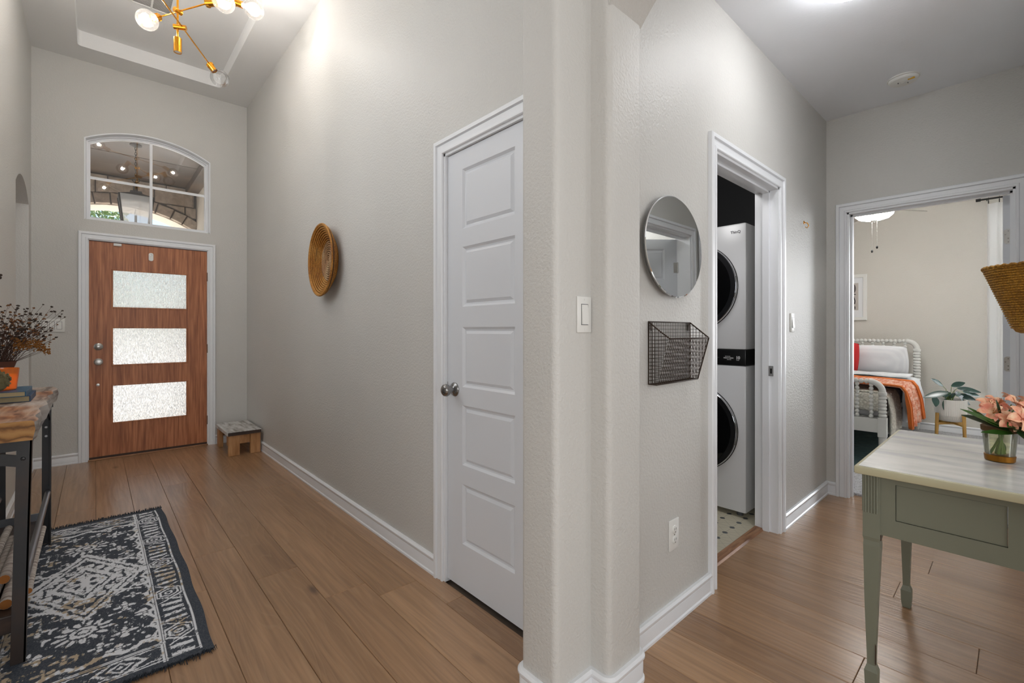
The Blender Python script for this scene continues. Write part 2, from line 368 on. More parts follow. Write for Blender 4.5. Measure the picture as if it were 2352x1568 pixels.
def pillowmat():
    m, t, b = newmat('ticking_stripe')
    w = N(t, 'ShaderNodeTexWave', Scale=14.0, Distortion=.2, bands_direction='Y'); t.links.new(coords(t), w.inputs['Vector'])
    t.links.new(ramp(t, w.outputs['Fac'], [(.3, srgb(234, 235, 238)), (.9, srgb(240, 241, 243))]), b.inputs['Base Color']); b.inputs['Roughness'].default_value = .85
    return m
M['ticking'] = pillowmat()
def petalmat():
    m, t, b = newmat('peach_petal')
    n = N(t, 'ShaderNodeTexNoise', Scale=40.0, Detail=2.0); t.links.new(coords(t), n.inputs['Vector'])
    t.links.new(ramp(t, n.outputs['Fac'], [(.35, srgb(232, 142, 116)), (.5, srgb(244, 182, 146)), (.68, srgb(252, 214, 176))]), b.inputs['Base Color'])
    b.inputs['Roughness'].default_value = .5; b.inputs['Subsurface Weight'].default_value = .1; b.inputs['Subsurface Radius'].default_value = (.01, .005, .003); return m
M['petal'] = petalmat()
def desktop():
    m, t, b = newmat('marbled_desk_top')
    n = N(t, 'ShaderNodeTexNoise', Scale=1.0, Detail=5.0, Distortion=.5); t.links.new(coords(t, (14, 3.5, 1)), n.inputs['Vector'])
    t.links.new(ramp(t, n.outputs['Fac'], [(.32, srgb(176, 177, 180)), (.5, srgb(204, 203, 198)), (.65, srgb(220, 219, 213))]), b.inputs['Base Color'])
    b.inputs['Roughness'].default_value = .22; return m
M['desktop'] = desktop()
def vcol(name, rough=.95):
    m, t, b = newmat(name)
    a = N(t, 'ShaderNodeVertexColor'); a.layer_name = 'Col'
    t.links.new(a.outputs[0], b.inputs['Base Color']); b.inputs['Roughness'].default_value = rough
    n = N(t, 'ShaderNodeTexNoise', Scale=1.0, Detail=2.0); t.links.new(coords(t, (700, 250, 1)), n.inputs['Vector'])
    bump(t, b, n.outputs['Fac'], .5, .003); return m
M['rug'] = vcol('rug_pile')
M['rugedge'] = plain('rug_navy', srgb(44, 50, 58), .95, nz=300, ns=.5, nd=.003)
# ------------------------------------------------------------------ mesh helpers
def V(*a): return Vector(a)
class MB:
    def __init__(s): s.v = []; s.f = []; s.mi = []; s.cur = 0
    def add(s, vs, fs):
        n = len(s.v); s.v += [tuple(p) for p in vs]; s.f += [tuple(n + i for i in f) for f in fs]; s.mi += [s.cur] * len(fs); return s
    def mat(s, i): s.cur = i; return s
    def box(s, a, b):
        x0, y0, z0 = (min(a[i], b[i]) for i in range(3)); x1, y1, z1 = (max(a[i], b[i]) for i in range(3))
        return s.add([(x0, y0, z0), (x1, y0, z0), (x1, y1, z0), (x0, y1, z0), (x0, y0, z1), (x1, y0, z1), (x1, y1, z1), (x0, y1, z1)],
                     [(0, 3, 2, 1), (4, 5, 6, 7), (0, 1, 5, 4), (1, 2, 6, 5), (2, 3, 7, 6), (3, 0, 4, 7)])
    def bev(s, a, b, r):
        """box with chamfered edges"""
        lo = [min(a[i], b[i]) for i in range(3)]; hi = [max(a[i], b[i]) for i in range(3)]
        r = min(r, *[(hi[i] - lo[i]) * .49 for i in range(3)])
        bm = bmesh.new(); bmesh.ops.create_cube(bm, size=1)
        for v in bm.verts:
            v.co = V(*[(lo[i] + hi[i]) / 2 + v.co[i] * (hi[i] - lo[i]) for i in range(3)])
        bmesh.ops.bevel(bm, geom=list(bm.edges), offset=r, segments=2, profile=.5, affect='EDGES')
        bm.verts.ensure_lookup_table(); s.add([v.co[:] for v in bm.verts], [[v.index for v in f.verts] for f in bm.faces]); bm.free(); return s
    def prism(s, poly, z0, z1, axis=2):
        """poly list of 2D points extruded on axis from z0 to z1"""
        n = len(poly)
        def p3(p, z):
            return {2: (p[0], p[1], z), 0: (z, p[0], p[1]), 1: (p[0], z, p[1])}[axis]
        vs = [p3(p, z0) for p in poly] + [p3(p, z1) for p in poly]
        tri = tessellate_polygon([[V(p[0], p[1], 0) for p in poly]])
        fs = [tuple(reversed(t)) for t in tri] + [tuple(i + n for i in t) for t in tri]
        fs += [(i, (i + 1) % n, (i + 1) % n + n, i + n) for i in range(n)]
        return s.add(vs, fs)
    def tube(s, pts, r, seg=8, caps=True, closed=False):
        pts = [V(*p) for p in pts]; n = len(pts); rr = r if isinstance(r, (list, tuple)) else [r] * n
        prev = None; rings = []
        for i, p in enumerate(pts):
            if closed: t = (pts[(i + 1) % n] - pts[i - 1])
            else: t = (pts[min(i + 1, n - 1)] - pts[max(i - 1, 0)])
            if t.length < 1e-9: t = V(0, 0, 1)
            t.normalize()
            if prev is None:
                a = t.orthogonal().normalized()
            else:
                a = (prev - t * prev.dot(t))
                a = a.normalized() if a.length > 1e-6 else t.orthogonal().normalized()
            prev = a; bb = t.cross(a)
            rings.append([p + (a * math.cos(2 * PI * k / seg) + bb * math.sin(2 * PI * k / seg)) * rr[i] for k in range(seg)])
        vs = [q for R in rings for q in R]; fs = []
        for i in range(n if closed else n - 1):
            j = (i + 1) % n
            for k in range(seg):
                k2 = (k + 1) % seg; fs.append((i * seg + k, i * seg + k2, j * seg + k2, j * seg + k))
        if caps and not closed:
            fs.append(tuple(reversed(range(seg)))); fs.append(tuple((n - 1) * seg + k for k in range(seg)))
        return s.add(vs, fs)
    def cyl(s, a, b, r, seg=16, r2=None): return s.tube([a, b], [r, r if r2 is None else r2], seg)
    def lathe(s, prof, c=(0, 0, 0), axis=(0, 0, 1), seg=24, sx=1, sy=1, rot0=None):
        """prof: list of (radius, height)"""
        ax = V(*axis).normalized(); a = V(*rot0).normalized() if rot0 else (V(1, 0, 0) if abs(ax.z) > .9 else ax.orthogonal().normalized())
        a = (a - ax * a.dot(ax)).normalized(); b = ax.cross(a); c = V(*c); vs = []
        for r, h in prof:
            for k in range(seg):
                t = 2 * PI * k / seg; vs.append(c + ax * h + a * (math.cos(t) * r * sx) + b * (math.sin(t) * r * sy))
        fs = []
        for i in range(len(prof) - 1):
            for k in range(seg):
                k2 = (k + 1) % seg; fs.append((i * seg + k, i * seg + k2, (i + 1) * seg + k2, (i + 1) * seg + k))
        if prof[0][0] > 1e-6: fs.append(tuple(reversed(range(seg))))
        if prof[-1][0] > 1e-6: fs.append(tuple((len(prof) - 1) * seg + k for k in range(seg)))
        return s.add(vs, fs)
    def ball(s, c, r, seg=12, rings=8, squash=(1, 1, 1)):
        n = len(s.v); s.lathe([(max(1e-7, math.sin(PI * i / rings)) , -math.cos(PI * i / rings)) for i in range(rings + 1)], (0, 0, 0), seg=seg)
        for i in range(n, len(s.v)):
            q = s.v[i]; s.v[i] = (c[0] + q[0] * r * squash[0], c[1] + q[1] * r * squash[1], c[2] + q[2] * r * squash[2])
        return s
    def grid(s, fn, nu, nv):
        vs = [fn(i / nu, j / nv) for j in range(nv + 1) for i in range(nu + 1)]
        fs = [(j * (nu + 1) + i, j * (nu + 1) + i + 1, (j + 1) * (nu + 1) + i + 1, (j + 1) * (nu + 1) + i) for j in range(nv) for i in range(nu)]
        return s.add(vs, fs)
    def xf(s, fn, start=0):
        for i in range(start, len(s.v)): s.v[i] = tuple(fn(V(*s.v[i])))
        return s
    def build(s, name, m, parent=None, smooth=None, thick=None):
        off = wloc(parent) if parent else V(0, 0, 0)
        me = bpy.data.meshes.new(name); me.from_pydata([tuple(V(*p) - off) for p in s.v], [], s.f)
        ms = m if isinstance(m, (list, tuple)) else [m]
        for x in ms: me.materials.append(M[x] if isinstance(x, str) else x)
        if len(ms) > 1: me.polygons.foreach_set('material_index', s.mi)
        bm = bmesh.new(); bm.from_mesh(me)
        bmesh.ops.remove_doubles(bm, verts=bm.verts, dist=1e-6)
        bmesh.ops.recalc_face_normals(bm, faces=bm.faces); bm.to_mesh(me); bm.free()
        me.validate()
        if smooth is not None:
            me.shade_smooth(); me.set_sharp_from_angle(angle=math.radians(smooth))
        o = bpy.data.objects.new(name, me); COL.objects.link(o)
        if thick:
            md = o.modifiers.new('solidify', 'SOLIDIFY'); md.thickness = thick; md.offset = 0
        if parent: o.parent = parent
        return o
def wloc(o):
    p = V(0, 0, 0)
    while o is not None: p = p + o.location; o = o.parent
    return p
def tag(o, label=None, cat=None, group=None, kind=None):
    if label: o['label'] = label
    if cat: o['category'] = cat
    if group: o['group'] = group
    if kind: o['kind'] = kind
    return o
def thing(name, label, cat, loc=(0, 0, 0), group=None, kind=None):
    o = bpy.data.objects.new(name, None); COL.objects.link(o); o.location = loc; o.empty_display_size = .1
    return tag(o, label, cat, group, kind)
def struct(o): o['kind'] = 'structure'; return o
def copy_tree(o, parent=None):
    c = o.copy(); COL.objects.link(c)
    if parent: c.parent = parent
    for ch in list(o.children): copy_tree(ch, c)
    return c
def arcpts(cx, cy, r, a0, a1, n):
    return [(cx + r * math.cos(math.radians(a0 + (a1 - a0) * i / n)), cy + r * math.sin(math.radians(a0 + (a1 - a0) * i / n))) for i in range(n + 1)]

def panel(mb, outer, holes, to3, d0, d1):
    """flat wall with holes: outer and holes are 2D loops, to3(u, v, d) gives the 3D point at depth d"""
    loops = [outer] + holes
    tri = tessellate_polygon([[V(p[0], p[1], 0) for p in L] for L in loops])
    flat = [p for L in loops for p in L]; n = len(flat)
    vs = [to3(p[0], p[1], d0) for p in flat] + [to3(p[0], p[1], d1) for p in flat]
    fs = [tuple(t) for t in tri] + [tuple(i + n for i in reversed(t)) for t in tri]
    k = 0
    for L in loops:
        m = len(L)
        for i in range(m): a, b = k + i, k + (i + 1) % m; fs.append((a, b, b + n, a + n))
        k += m
    return mb.add(vs, fs)
def mould(mb, path, n, prof, closed=False):
    """sweep a profile [(a, h)] along a path in the plane of normal n, mitred: a is offset to the side n x t, h along n"""
    P = [V(*p) for p in path]; n = V(*n).normalized(); c = len(P); segs = []
    m = c if closed else c - 1
    for i in range(m): segs.append(n.cross((P[(i + 1) % c] - P[i]).normalized()))
    rows = []
    for i in range(c):
        if closed: a, b = segs[i - 1], segs[i % m]
        else: a = segs[max(i - 1, 0)]; b = segs[min(i, m - 1)]
        mi = (a + b) / (1 + a.dot(b))
        rows.append([P[i] + mi * q[0] + n * q[1] for q in prof])
    k = len(prof); vs = [v for r in rows for v in r]; fs = []
    for i in range(m):
        j = (i + 1) % c
        for q in range(k - 1 if False else k):
            q2 = (q + 1) % k; fs.append((i * k + q, i * k + q2, j * k + q2, j * k + q))
    if not closed: fs.append(tuple(range(k))); fs.append(tuple((c - 1) * k + q for q in reversed(range(k))))
    return mb.add(vs, fs)

# ------------------------------------------------------------------ key dimensions (metres)
XL, XR, YF, YH, XE = -.411, 1.24, 5.73, .955, 4.0     # foyer left/right wall, front wall, hall wall, hall end wall
HF, HH = 3.658, 2.743                                 # foyer and hall ceiling heights
PX0, PX1, PX2 = 1.042, 1.213, 1.402                   # pillar faces
PY = .876
CAS = [(0, 0), (0, .010), (.003, .0135), (.013, .0135), (.0165, .0085), (.020, .0085), (.034, .0130), (.040, .0130), (.043, .0095), (.046, .0205), (.061, .0215), (.066, .017), (.067, 0)]
BAS = [(0, 0), (.017, 0), (.017, .010), (.012, .015), (.0125, .060), (.010, .066), (.0135, .072), (.018, .079), (.018, .086), (.011, .094), (0, .094)]
# (thickness, height) -> height is along n (up); side offset is into the room
def baseboard(name, pts, parent=None):
    mb = MB(); mould(mb, pts, (0, 0, 1), BAS)
    return struct(mb.build(name, 'trim', None, smooth=35))

# ------------------------------------------------------------------ walls
# foyer right wall (X = XR), with the closet doorway
CY0, CY1, DH = 1.232, 1.852, 2.045
mb = MB(); panel(mb, [(.95, 0), (CY0, 0), (CY0, DH), (CY1, DH), (CY1, 0), (YF, 0), (YF, 3.95), (.95, 3.95)], [], lambda u, v, d: (XR + d, u, v), 0, .12)
struct(mb.build('wall_right', 'wall'))
mb = MB(); mb.box((XR + .12, 1.1, 0), (XR + .7, 1.102, 2.4)); mb.box((XR + .7, 1.1, 0), (XR + .702, 2.3, 2.4)); mb.box((XR + .12, 2.3, 0), (XR + .7, 2.302, 2.4)); mb.box((XR + .12, 1.1, 2.4), (XR + .7, 2.3, 2.402))
struct(mb.build('closet_wall', 'wall'))

# front wall (Y = YF): door opening and arched transom opening
wx0, wx1, wz0, wsp, wap = -.070, .893, 2.222, 2.962, 3.097
wcx = (wx0 + wx1) / 2; hw = (wx1 - wx0) / 2; rise = wap - wsp; WR = (hw * hw + rise * rise) / (2 * rise); wcz = wap - WR
def archloop(inset, n=22):
    """closed loop of the transom outline inset by some metres, counter-clockwise from bottom left"""
    h2 = hw - inset; R = WR - inset; pts = [(wcx - h2, wz0 + inset), (wcx + h2, wz0 + inset)]
    a = math.asin(h2 / R)
    pts += [(wcx + R * math.sin(a - 2 * a * i / n), wcz + R * math.cos(a - 2 * a * i / n)) for i in range(n + 1)]
    return pts
DX0, DX1, DT = -.050, .877, 2.04
mb = MB(); panel(mb, [(XL - .14, 0), (DX0, 0), (DX0, DT), (DX1, DT), (DX1, 0), (XR + .12, 0), (XR + .12, 3.95), (XL - .14, 3.95)], [archloop(0)],
                 lambda u, v, d: (u, YF + d, v), 0, .15)
struct(mb.build('wall_front', 'wall'))

# left wall with arched opening to the dining room
oy0, oy1, osp, oap = 4.692, 5.539, 2.25, 2.375
och = (oy1 - oy0) / 2; orr = (och ** 2 + (oap - osp) ** 2) / (2 * (oap - osp)); ocz = oap - orr; ocy = (oy0 + oy1) / 2
oa = math.asin(och / orr)
arc = [(ocy - orr * math.sin(oa - 2 * oa * i / 20), ocz + orr * math.cos(oa - 2 * oa * i / 20)) for i in range(21)]
mb = MB(); panel(mb, [(.95, 0), (oy0, 0)] + arc + [(oy1, 0), (YF, 0), (YF, 3.95), (.95, 3.95)], [[(2.0, 2.0), (3.5, 2.0), (3.5, 3.1), (2.0, 3.1)]], lambda u, v, d: (XL - d, u, v), 0, .14)  # high rectangular hole added to let fill light in
struct(mb.build('wall_left', 'wall'))

w4 = struct(MB().box((XL - .11, 2.0, 2.53), (XL - .07, 3.5, 2.57)).box((XL - .11, 2.73, 2.0), (XL - .07, 2.77, 3.1)).build('added_window', 'trim'))  # bars of a made-up high opening, added for its light
# foyer ceiling with a raised tray
TX0, TX1, TY0, TY1, TZ = -.114, .943, 2.15, 5.44, 3.79
mb = MB()
r_ = .012
out = [(XL - .14, .8), (XR + .12, .8), (XR + .12, YF + .15), (XL - .14, YF + .15)]
def rr(x0, y0, x1, y1, r, n=5):
    p = []
    for cx, cy, a in ((x1 - r, y0 + r, -90), (x1 - r, y1 - r, 0), (x0 + r, y1 - r, 90), (x0 + r, y0 + r, 180)): p += arcpts(cx, cy, r, a, a + 90, n)
    return p
panel(mb, out, [rr(TX0, TY0, TX1, TY1, .03)], lambda u, v, d: (u, v, HF + d), 0, TZ - HF)
mb.box((XL - .14, .8, TZ), (XR + .12, YF + .15, TZ + .1))
struct(mb.build('ceiling_foyer' if False else 'ceiling', 'ceil', smooth=35))

# pillar between foyer and hall (bullnose corners)
q = .022
poly = [(PX1, .95), (PX1, PY + q)] + arcpts(PX1 + q, PY + q, q, 180, 270, 6)[1:] + arcpts(PX2 - q, PY + q, q, 270, 360, 6) + [(PX2, YH + .03), (PX2, 1.07), (XR, 1.07), (XR, 1.108)]
poly += arcpts(PX0 + q, 1.108 - q, q, 90, 180, 6) + arcpts(PX0 + q, .95 + q, q, 180, 270, 6)
mb = MB(); mb.prism(poly, 0, 3.95)
struct(mb.build('pillar', 'wall', smooth=35))

# arched lintel over the hall mouth
AY0, AY1, ASP = -.08, PY + .004, 2.243
ach = (AY1 - AY0) / 2; arise = .235; AR = (ach ** 2 + arise ** 2) / (2 * arise); acy = (AY0 + AY1) / 2; acz = ASP + arise - AR; aa = math.asin(ach / AR)
arc = [(acy - AR * math.sin(aa - 2 * aa * i / 28), acz + AR * math.cos(aa - 2 * aa * i / 28)) for i in range(29)]
mb = MB(); panel(mb, arc + [(AY1, 3.95), (AY0, 3.95)], [], lambda u, v, d: (PX1 + .004 + d, u, v), 0, PX2 - PX1 - .008)
struct(mb.build('lintel', 'wall', smooth=35))
mb = MB(); mb.box((PX1, AY0 - .16, 0), (PX2, AY0, 3.95)); struct(mb.build('hall_pillar', 'wall'))
# nook opening header beyond the lintel (the hall is open to a nook on its south side)

# hall wall (Y = YH) with laundry doorway
LX0, LX1 = 2.145, 2.995
mb = MB(); panel(mb, [(PX2 - .02, 0), (LX0, 0), (LX0, DH), (LX1, DH), (LX1, 0), (XE + .13, 0), (XE + .13, HH + .05), (PX2 - .02, HH + .05)], [],
                 lambda u, v, d: (u, YH + d, v), 0, .125)
struct(mb.build('hall_wall_left', 'wall'))
# hall end wall (X = XE) with bedroom doorway
BY0, BY1 = .012, .828
mb = MB(); panel(mb, [(-.19, 0), (BY0, 0), (BY0, DH), (BY1, DH), (BY1, 0), (YH, 0), (YH, HH + .05), (-.19, HH + .05)], [], lambda u, v, d: (XE + d, u, v), 0, .13)
struct(mb.build('hall_wall_end' if False else 'hall_wall', 'wall'))
# hall wall facing the laundry, with a door that shows in the mirror
SX0, SX1, SY = 3.09, 3.85, -.065
mb = MB(); panel(mb, [(2.74, 0), (SX0, 0), (SX0, DH), (SX1, DH), (SX1, 0), (XE + .13, 0), (XE + .13, HH + .05), (2.74, HH + .05)], [], lambda u, v, d: (u, SY - d, v), 0, .125)
struct(mb.build('hall_wall_right', 'wall'))
mb = MB(); mb.box((PX2 - .01, -4.0, HH), (XE + .13, YH + .1, HH + .1)); struct(mb.build('hall_ceiling', 'hallceil'))
# rooms round about (seen in reflections, and they carry the light about)
def shell(name, mat, boxes):
    mb = MB()
    for a, b in boxes: mb.box(a, b)
    return struct(mb.build(name, mat))
shell('nook_wall', 'wall', [((XE, -4.1, 0), (XE + .12, -2.02, HH)), ((PX2, -4.1, 0), (XE, -4.0, HH)), ((2.74, -2.0, 0), (2.86, SY - .125, HH)), ((2.86, -2.12, 0), (XE + .12, -2.0, HH)), ((XE, -2.0, 0), (XE + .12, -.19, HH))])
shell('wall_back', 'wall', [((-3.1, -4.1, 0), (PX2, -4.0, 3.95)), ((-3.1, -4.0, 0), (-3.0, .95, 3.95)), ((-3.1, .95, 0), (XL - .14, 1.1, 3.95)), ((PX1, -4.0, HH), (PX2, AY0, 3.95))])
mb = MB(); mb.box((-3.1, -4.1, 3.66), (PX1, .95, 3.8)); struct(mb.build('living_ceiling', 'ceil'))
shell('dining_wall', 'wall', [((-3.0, 1.1, 0), (-2.9, YF + .15, 2.9)), ((-3.0, YF, 0), (XL - .14, YF + .15, 2.9))])
mb = MB(); mb.box((-3.0, 1.1, 2.85), (XL - .14, YF + .15, 2.95)); struct(mb.build('dining_ceiling', 'ceil'))
# side room behind the hall door
mb = MB(); mb.box((2.86, -2.0, HH), (XE, SY - .125, HH + .05)); struct(mb.build('side_room_ceiling', 'ceil'))
light('side_room_lamp', 'POINT', (3.4, -1.0, 2.3), 24, (1, .99, .98), radius=.1)
# laundry room
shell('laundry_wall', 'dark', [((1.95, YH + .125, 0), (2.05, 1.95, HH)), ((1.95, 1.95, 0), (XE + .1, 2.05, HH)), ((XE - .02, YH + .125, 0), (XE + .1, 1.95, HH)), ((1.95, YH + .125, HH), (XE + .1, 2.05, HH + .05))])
mb = MB(); mb.box((2.05, 1.083, -.02), (XE - .02, 1.95, .002)); struct(mb.build('laundry_floor', 'vinyl'))
# bedroom
BX, BYL, BYR = 7.42, 2.35, -1.75
wy0, wy1, wb, wt = -1.25, .02, .55, 2.45
mb = MB(); panel(mb, [(BYR, 0), (BYL, 0), (BYL, HH), (BYR, HH)], [[(wy0, wb), (wy1, wb), (wy1, wt), (wy0, wt)]], lambda u, v, d: (BX + d, u, v), 0, .13)
struct(mb.build('bedroom_wall_back', 'bedwall'))
shell('bedroom_wall', 'bedwall', [((XE + .13, BYL, 0), (BX + .13, BYL + .1, HH)), ((XE + .13, BYR - .1, 0), (BX + .13, BYR, HH)), ((XE + .1, YH + .1, 0), (XE + .13, BYL, HH)), ((XE + .121, BYR, 0), (XE + .13, -.19, HH))])
mb = MB(); mb.box((XE + .1, BYR, HH), (BX + .13, BYL, HH + .05)); struct(mb.build('bedroom_ceiling', 'ceil'))
mb = MB(); mb.box((XE + .105, BYR, -.02), (BX, BYL, .012)); struct(mb.build('bedroom_floor', 'carpet'))
mb = MB()
rnd = random.Random(5)
for i in range(1400):
    x = 4.107 + rnd.random() * .012; y = BY0 + rnd.random() * (BY1 - BY0); h = .012 + rnd.random() * .012
    dx = -.004 - rnd.random() * .008; dy = (rnd.random() - .5) * .008
    mb.add([(x, y, 0), (x, y + .002, 0), (x + dx, y + dy, h)], [(0, 1, 2)])
tag(mb.build('carpet_pile', 'carpet'), 'frayed tufts along the carpet edge in the bedroom doorway', 'carpet edge', kind='stuff')
w2 = thing('window_2', 'bright bedroom window behind the sheer curtain', 'window', (BX, 0, 0), kind='structure')
mb = MB(); panel(mb, [(wy0, wb), (wy1, wb), (wy1, wt), (wy0, wt)], [[(wy0 + .05, wb + .05), (wy1 - .05, wb + .05), (wy1 - .05, 1.48), (wy0 + .05, 1.48)], [(wy0 + .05, 1.53), (wy1 - .05, 1.53), (wy1 - .05, wt - .05), (wy0 + .05, wt - .05)]], lambda u, v, d: (BX + .06 + d, u, v), 0, .04)
mb.build('window_frame', 'trim', w2)
mb = MB(); mb.box((BX + .078, wy0 + .04, wb + .04), (BX + .082, wy1 - .04, wt - .04)); mb.build('pane', 'glass', w2)

# ------------------------------------------------------------------ floor: sub floor and every plank a part
sub = MB().box((-3.1, -4.1, -.05), (4.105, 1.03, -.0125)).box((-3.1, 1.03, -.05), (XR + .12, YF + .05, -.0125)).build('floor', 'mortar')
struct(sub)
PW = .19; PH0 = .0025
rnd = random.Random(11)
# joints read off the photograph: column -> Y positions
joints = {1: [2.53, 4.9], 2: [2.925, 4.425], 3: [2.465, 4.7], 4: [3.862, 2.09], 5: [1.945, 3.85], 6: [1.69, 3.3], 0: [1.7, 3.3], 16: [.30], 13: [-.45], 17: [-.9], 11: [-.35], 12: [.1], 14: [.38], 15: [-.2], -1: [2.3, 4.2], -2: [3.1], 4.5: []}
def plank(x0, x1, y0, y1):
    g = .0006; c = .0016; z = 0; d = -.012
    a0, a1, b0, b1 = x0 + g, x1 - g, y0 + g, y1 - g
    mb = MB(); mb.add([(a0, b0, d), (a1, b0, d), (a1, b1, d), (a0, b1, d), (a0, b0, z - c), (a1, b0, z - c), (a1, b1, z - c), (a0, b1, z - c),
                       (a0 + c, b0 + c, z), (a1 - c, b0 + c, z), (a1 - c, b1 - c, z), (a0 + c, b1 - c, z)],
                      [(0, 3, 2, 1), (8, 9, 10, 11)] + [(i, (i + 1) % 4, (i + 1) % 4 + 4, i + 4) for i in range(4)] + [(i + 4, (i + 1) % 4 + 4, (i + 1) % 4 + 8, i + 8) for i in range(4)])
    mb.build('plank', 'plank', sub)
k0 = math.floor((-1.3) / PW)
for k in range(-7, 22):
    x0 = PH0 + k * PW; x1 = x0 + PW
    # Y range of this column
    for (ya, yb, xa, xb) in ((-1.2, 1.033, -3, 4.105), (1.033, YF + .045, XL - .14, XR)):
        a, b = max(x0, xa), min(x1, xb)
        if b - a < .01: continue
        if yb < 1.1:
            if x1 < -.9: continue
        js = [ya, yb]
        if k in joints: js += [j for j in joints[k] if ya + .05 < j < yb - .05]
        else:
            y = ya + rnd.uniform(.5, 1.6)
            while y < yb - .4: js.append(y); y += rnd.uniform(1.1, 1.9)
        if ya > 1 and k in joints: pass
        js = sorted(js)
        if ya > 1: js = [y for y in js if y != ya] if False else js
        for i in range(len(js) - 1): plank(a, b, js[i], js[i + 1])
# the rest of the living-room floor behind the camera, too far out of sight to split
mb = MB().box((-3.0, -4.0, -.012), (4.1, -1.2, -.001)).box((-3.0, -1.2, -.012), (PH0 - 5 * PW, .95, -.001)).box((-2.9, 1.1, -.012), (XL - .14, YF, -.001))
tag(mb.build('plank_field', 'plank', sub), kind='stuff')

# ------------------------------------------------------------------ baseboards
baseboard('baseboard_right', [(XR, CY1 + .062, 0), (XR, YF, 0)])
baseboard('baseboard_front', [(XR, YF, 0), (DX1 + .058, YF, 0)])
baseboard('baseboard_front_left', [(DX0 - .058, YF, 0), (XL, YF, 0), (XL, oy1, 0)])
baseboard('baseboard_left', [(XL, oy0, 0), (XL, .95, 0)])
baseboard('baseboard_hall', [(PX2 + 0.0, YH, 0), (LX0 - .062, YH, 0)][::-1])
baseboard('baseboard_hall_corner', [(XE, BY1 + .062, 0), (XE, YH, 0), (LX1 + .062, YH, 0)])
pp = [(XR, 1.108)] + arcpts(PX0 + q, 1.108 - q, q, 90, 180, 8) + arcpts(PX0 + q, .95 + q, q, 180, 270, 8) + [(PX1, .95)] + arcpts(PX1 + q, PY + q, q, 180, 270, 8) + arcpts(PX2 - q, PY + q, q, 270, 360, 8) + [(PX2, YH)]
baseboard('baseboard_pillar', [(x, y, 0) for x, y in pp][::-1])
baseboard('baseboard_bedroom', [(BX, BYR, 0), (BX, BYL, 0)])
# ------------------------------------------------------------------ door casings, jambs, stops
def casing(name, p0, p1, p2, p3, n):
    mb = MB(); mould(mb, [p0, p1, p2, p3], n, CAS); return struct(mb.build(name, 'trim', None, smooth=35))
# closet doorway: plane X = XR, normal -X; outward side must be away from the opening
casing("trim_1", (XR, CY1, 0), (XR, CY1, DH), (XR, CY0, DH), (XR, CY0, 0), (-1, 0, 0))
casing('trim_2', (DX0, YF, 0), (DX0, YF, DT), (DX1, YF, DT), (DX1, YF, 0), (0, -1, 0))
casing('trim_3', (LX0, YH, 0), (LX0, YH, DH), (LX1, YH, DH), (LX1, YH, 0), (0, -1, 0))
casing('trim_4', (XE, BY1, 0), (XE, BY1, DH), (XE, BY0, DH), (XE, BY0, 0), (-1, 0, 0))
casing('trim_5', (SX1, SY, 0), (SX1, SY, DH), (SX0, SY, DH), (SX0, SY, 0), (0, 1, 0))
def jamb(name, boxes):
    mb = MB()
    for a, b in boxes: mb.box(a, b)
    return struct(mb.build(name, 'trim'))
e = .012
jamb('door_frame_1', [((XR - .002, CY0 - .001, 0), (XR + .12, CY0 + e, DH)), ((XR - .002, CY1 - e, 0), (XR + .12, CY1 + .001, DH)), ((XR - .002, CY0, DH - e), (XR + .12, CY1, DH + .001)),
                     ((XR + .052, CY0, 0), (XR + .085, CY0 + e + .01, DH)), ((XR + .052, CY1 - e - .01, 0), (XR + .085, CY1, DH)), ((XR + .052, CY0, DH - e - .01), (XR + .085, CY1, DH))])
jamb('door_frame_2', [((DX0 - .001, YF - .002, 0), (DX0 + .006, YF + .15, DT)), ((DX1 - .006, YF - .002, 0), (DX1 + .001, YF + .15, DT)), ((DX0, YF - .002, DT - .007), (DX1, YF + .15, DT + .001)),
                     ((DX0, YF + .06, 0), (DX0 + .02, YF + .1, DT)), ((DX1 - .02, YF + .06, 0), (DX1, YF + .1, DT)), ((DX0, YF + .06, DT - .02), (DX1, YF + .1, DT))])
jamb('door_frame_3', [((LX0 - .001, YH - .002, 0), (LX0 + e, YH + .127, DH)), ((LX1 - e, YH - .002, 0), (LX1 + .001, YH + .127, DH)), ((LX0, YH - .002, DH - e), (LX1, YH + .127, DH + .001)),
                     ((LX0, YH + .045, 0), (LX0 + e + .011, YH + .082, DH)), ((LX1 - e - .011, YH + .045, 0), (LX1, YH + .082, DH)), ((LX0, YH + .045, DH - e - .011), (LX1, YH + .082, DH))])
jamb('door_frame_4', [((XE - .002, BY0 - .001, 0), (XE + .132, BY0 + e, DH)), ((XE - .002, BY1 - e, 0), (XE + .132, BY1 + .001, DH)), ((XE - .002, BY0, DH - e), (XE + .132, BY1, DH + .001)),
                     ((XE + .045, BY0, 0), (XE + .085, BY0 + e + .011, DH)), ((XE + .045, BY1 - e - .011, 0), (XE + .085, BY1, DH)), ((XE + .045, BY0, DH - e - .011), (XE + .085, BY1, DH))])
jamb('door_frame_5', [((SX0 - .001, SY - .127, 0), (SX0 + e, SY + .002, DH)), ((SX1 - e, SY - .127, 0), (SX1 + .001, SY + .002, DH)), ((SX0, SY - .127, DH - e), (SX1, SY + .002, DH + .001)),
                     ((SX0, SY - .085, 0), (SX0 + e + .011, SY - .045, DH)), ((SX0, SY - .085, DH - e - .011), (SX1, SY - .045, DH))])

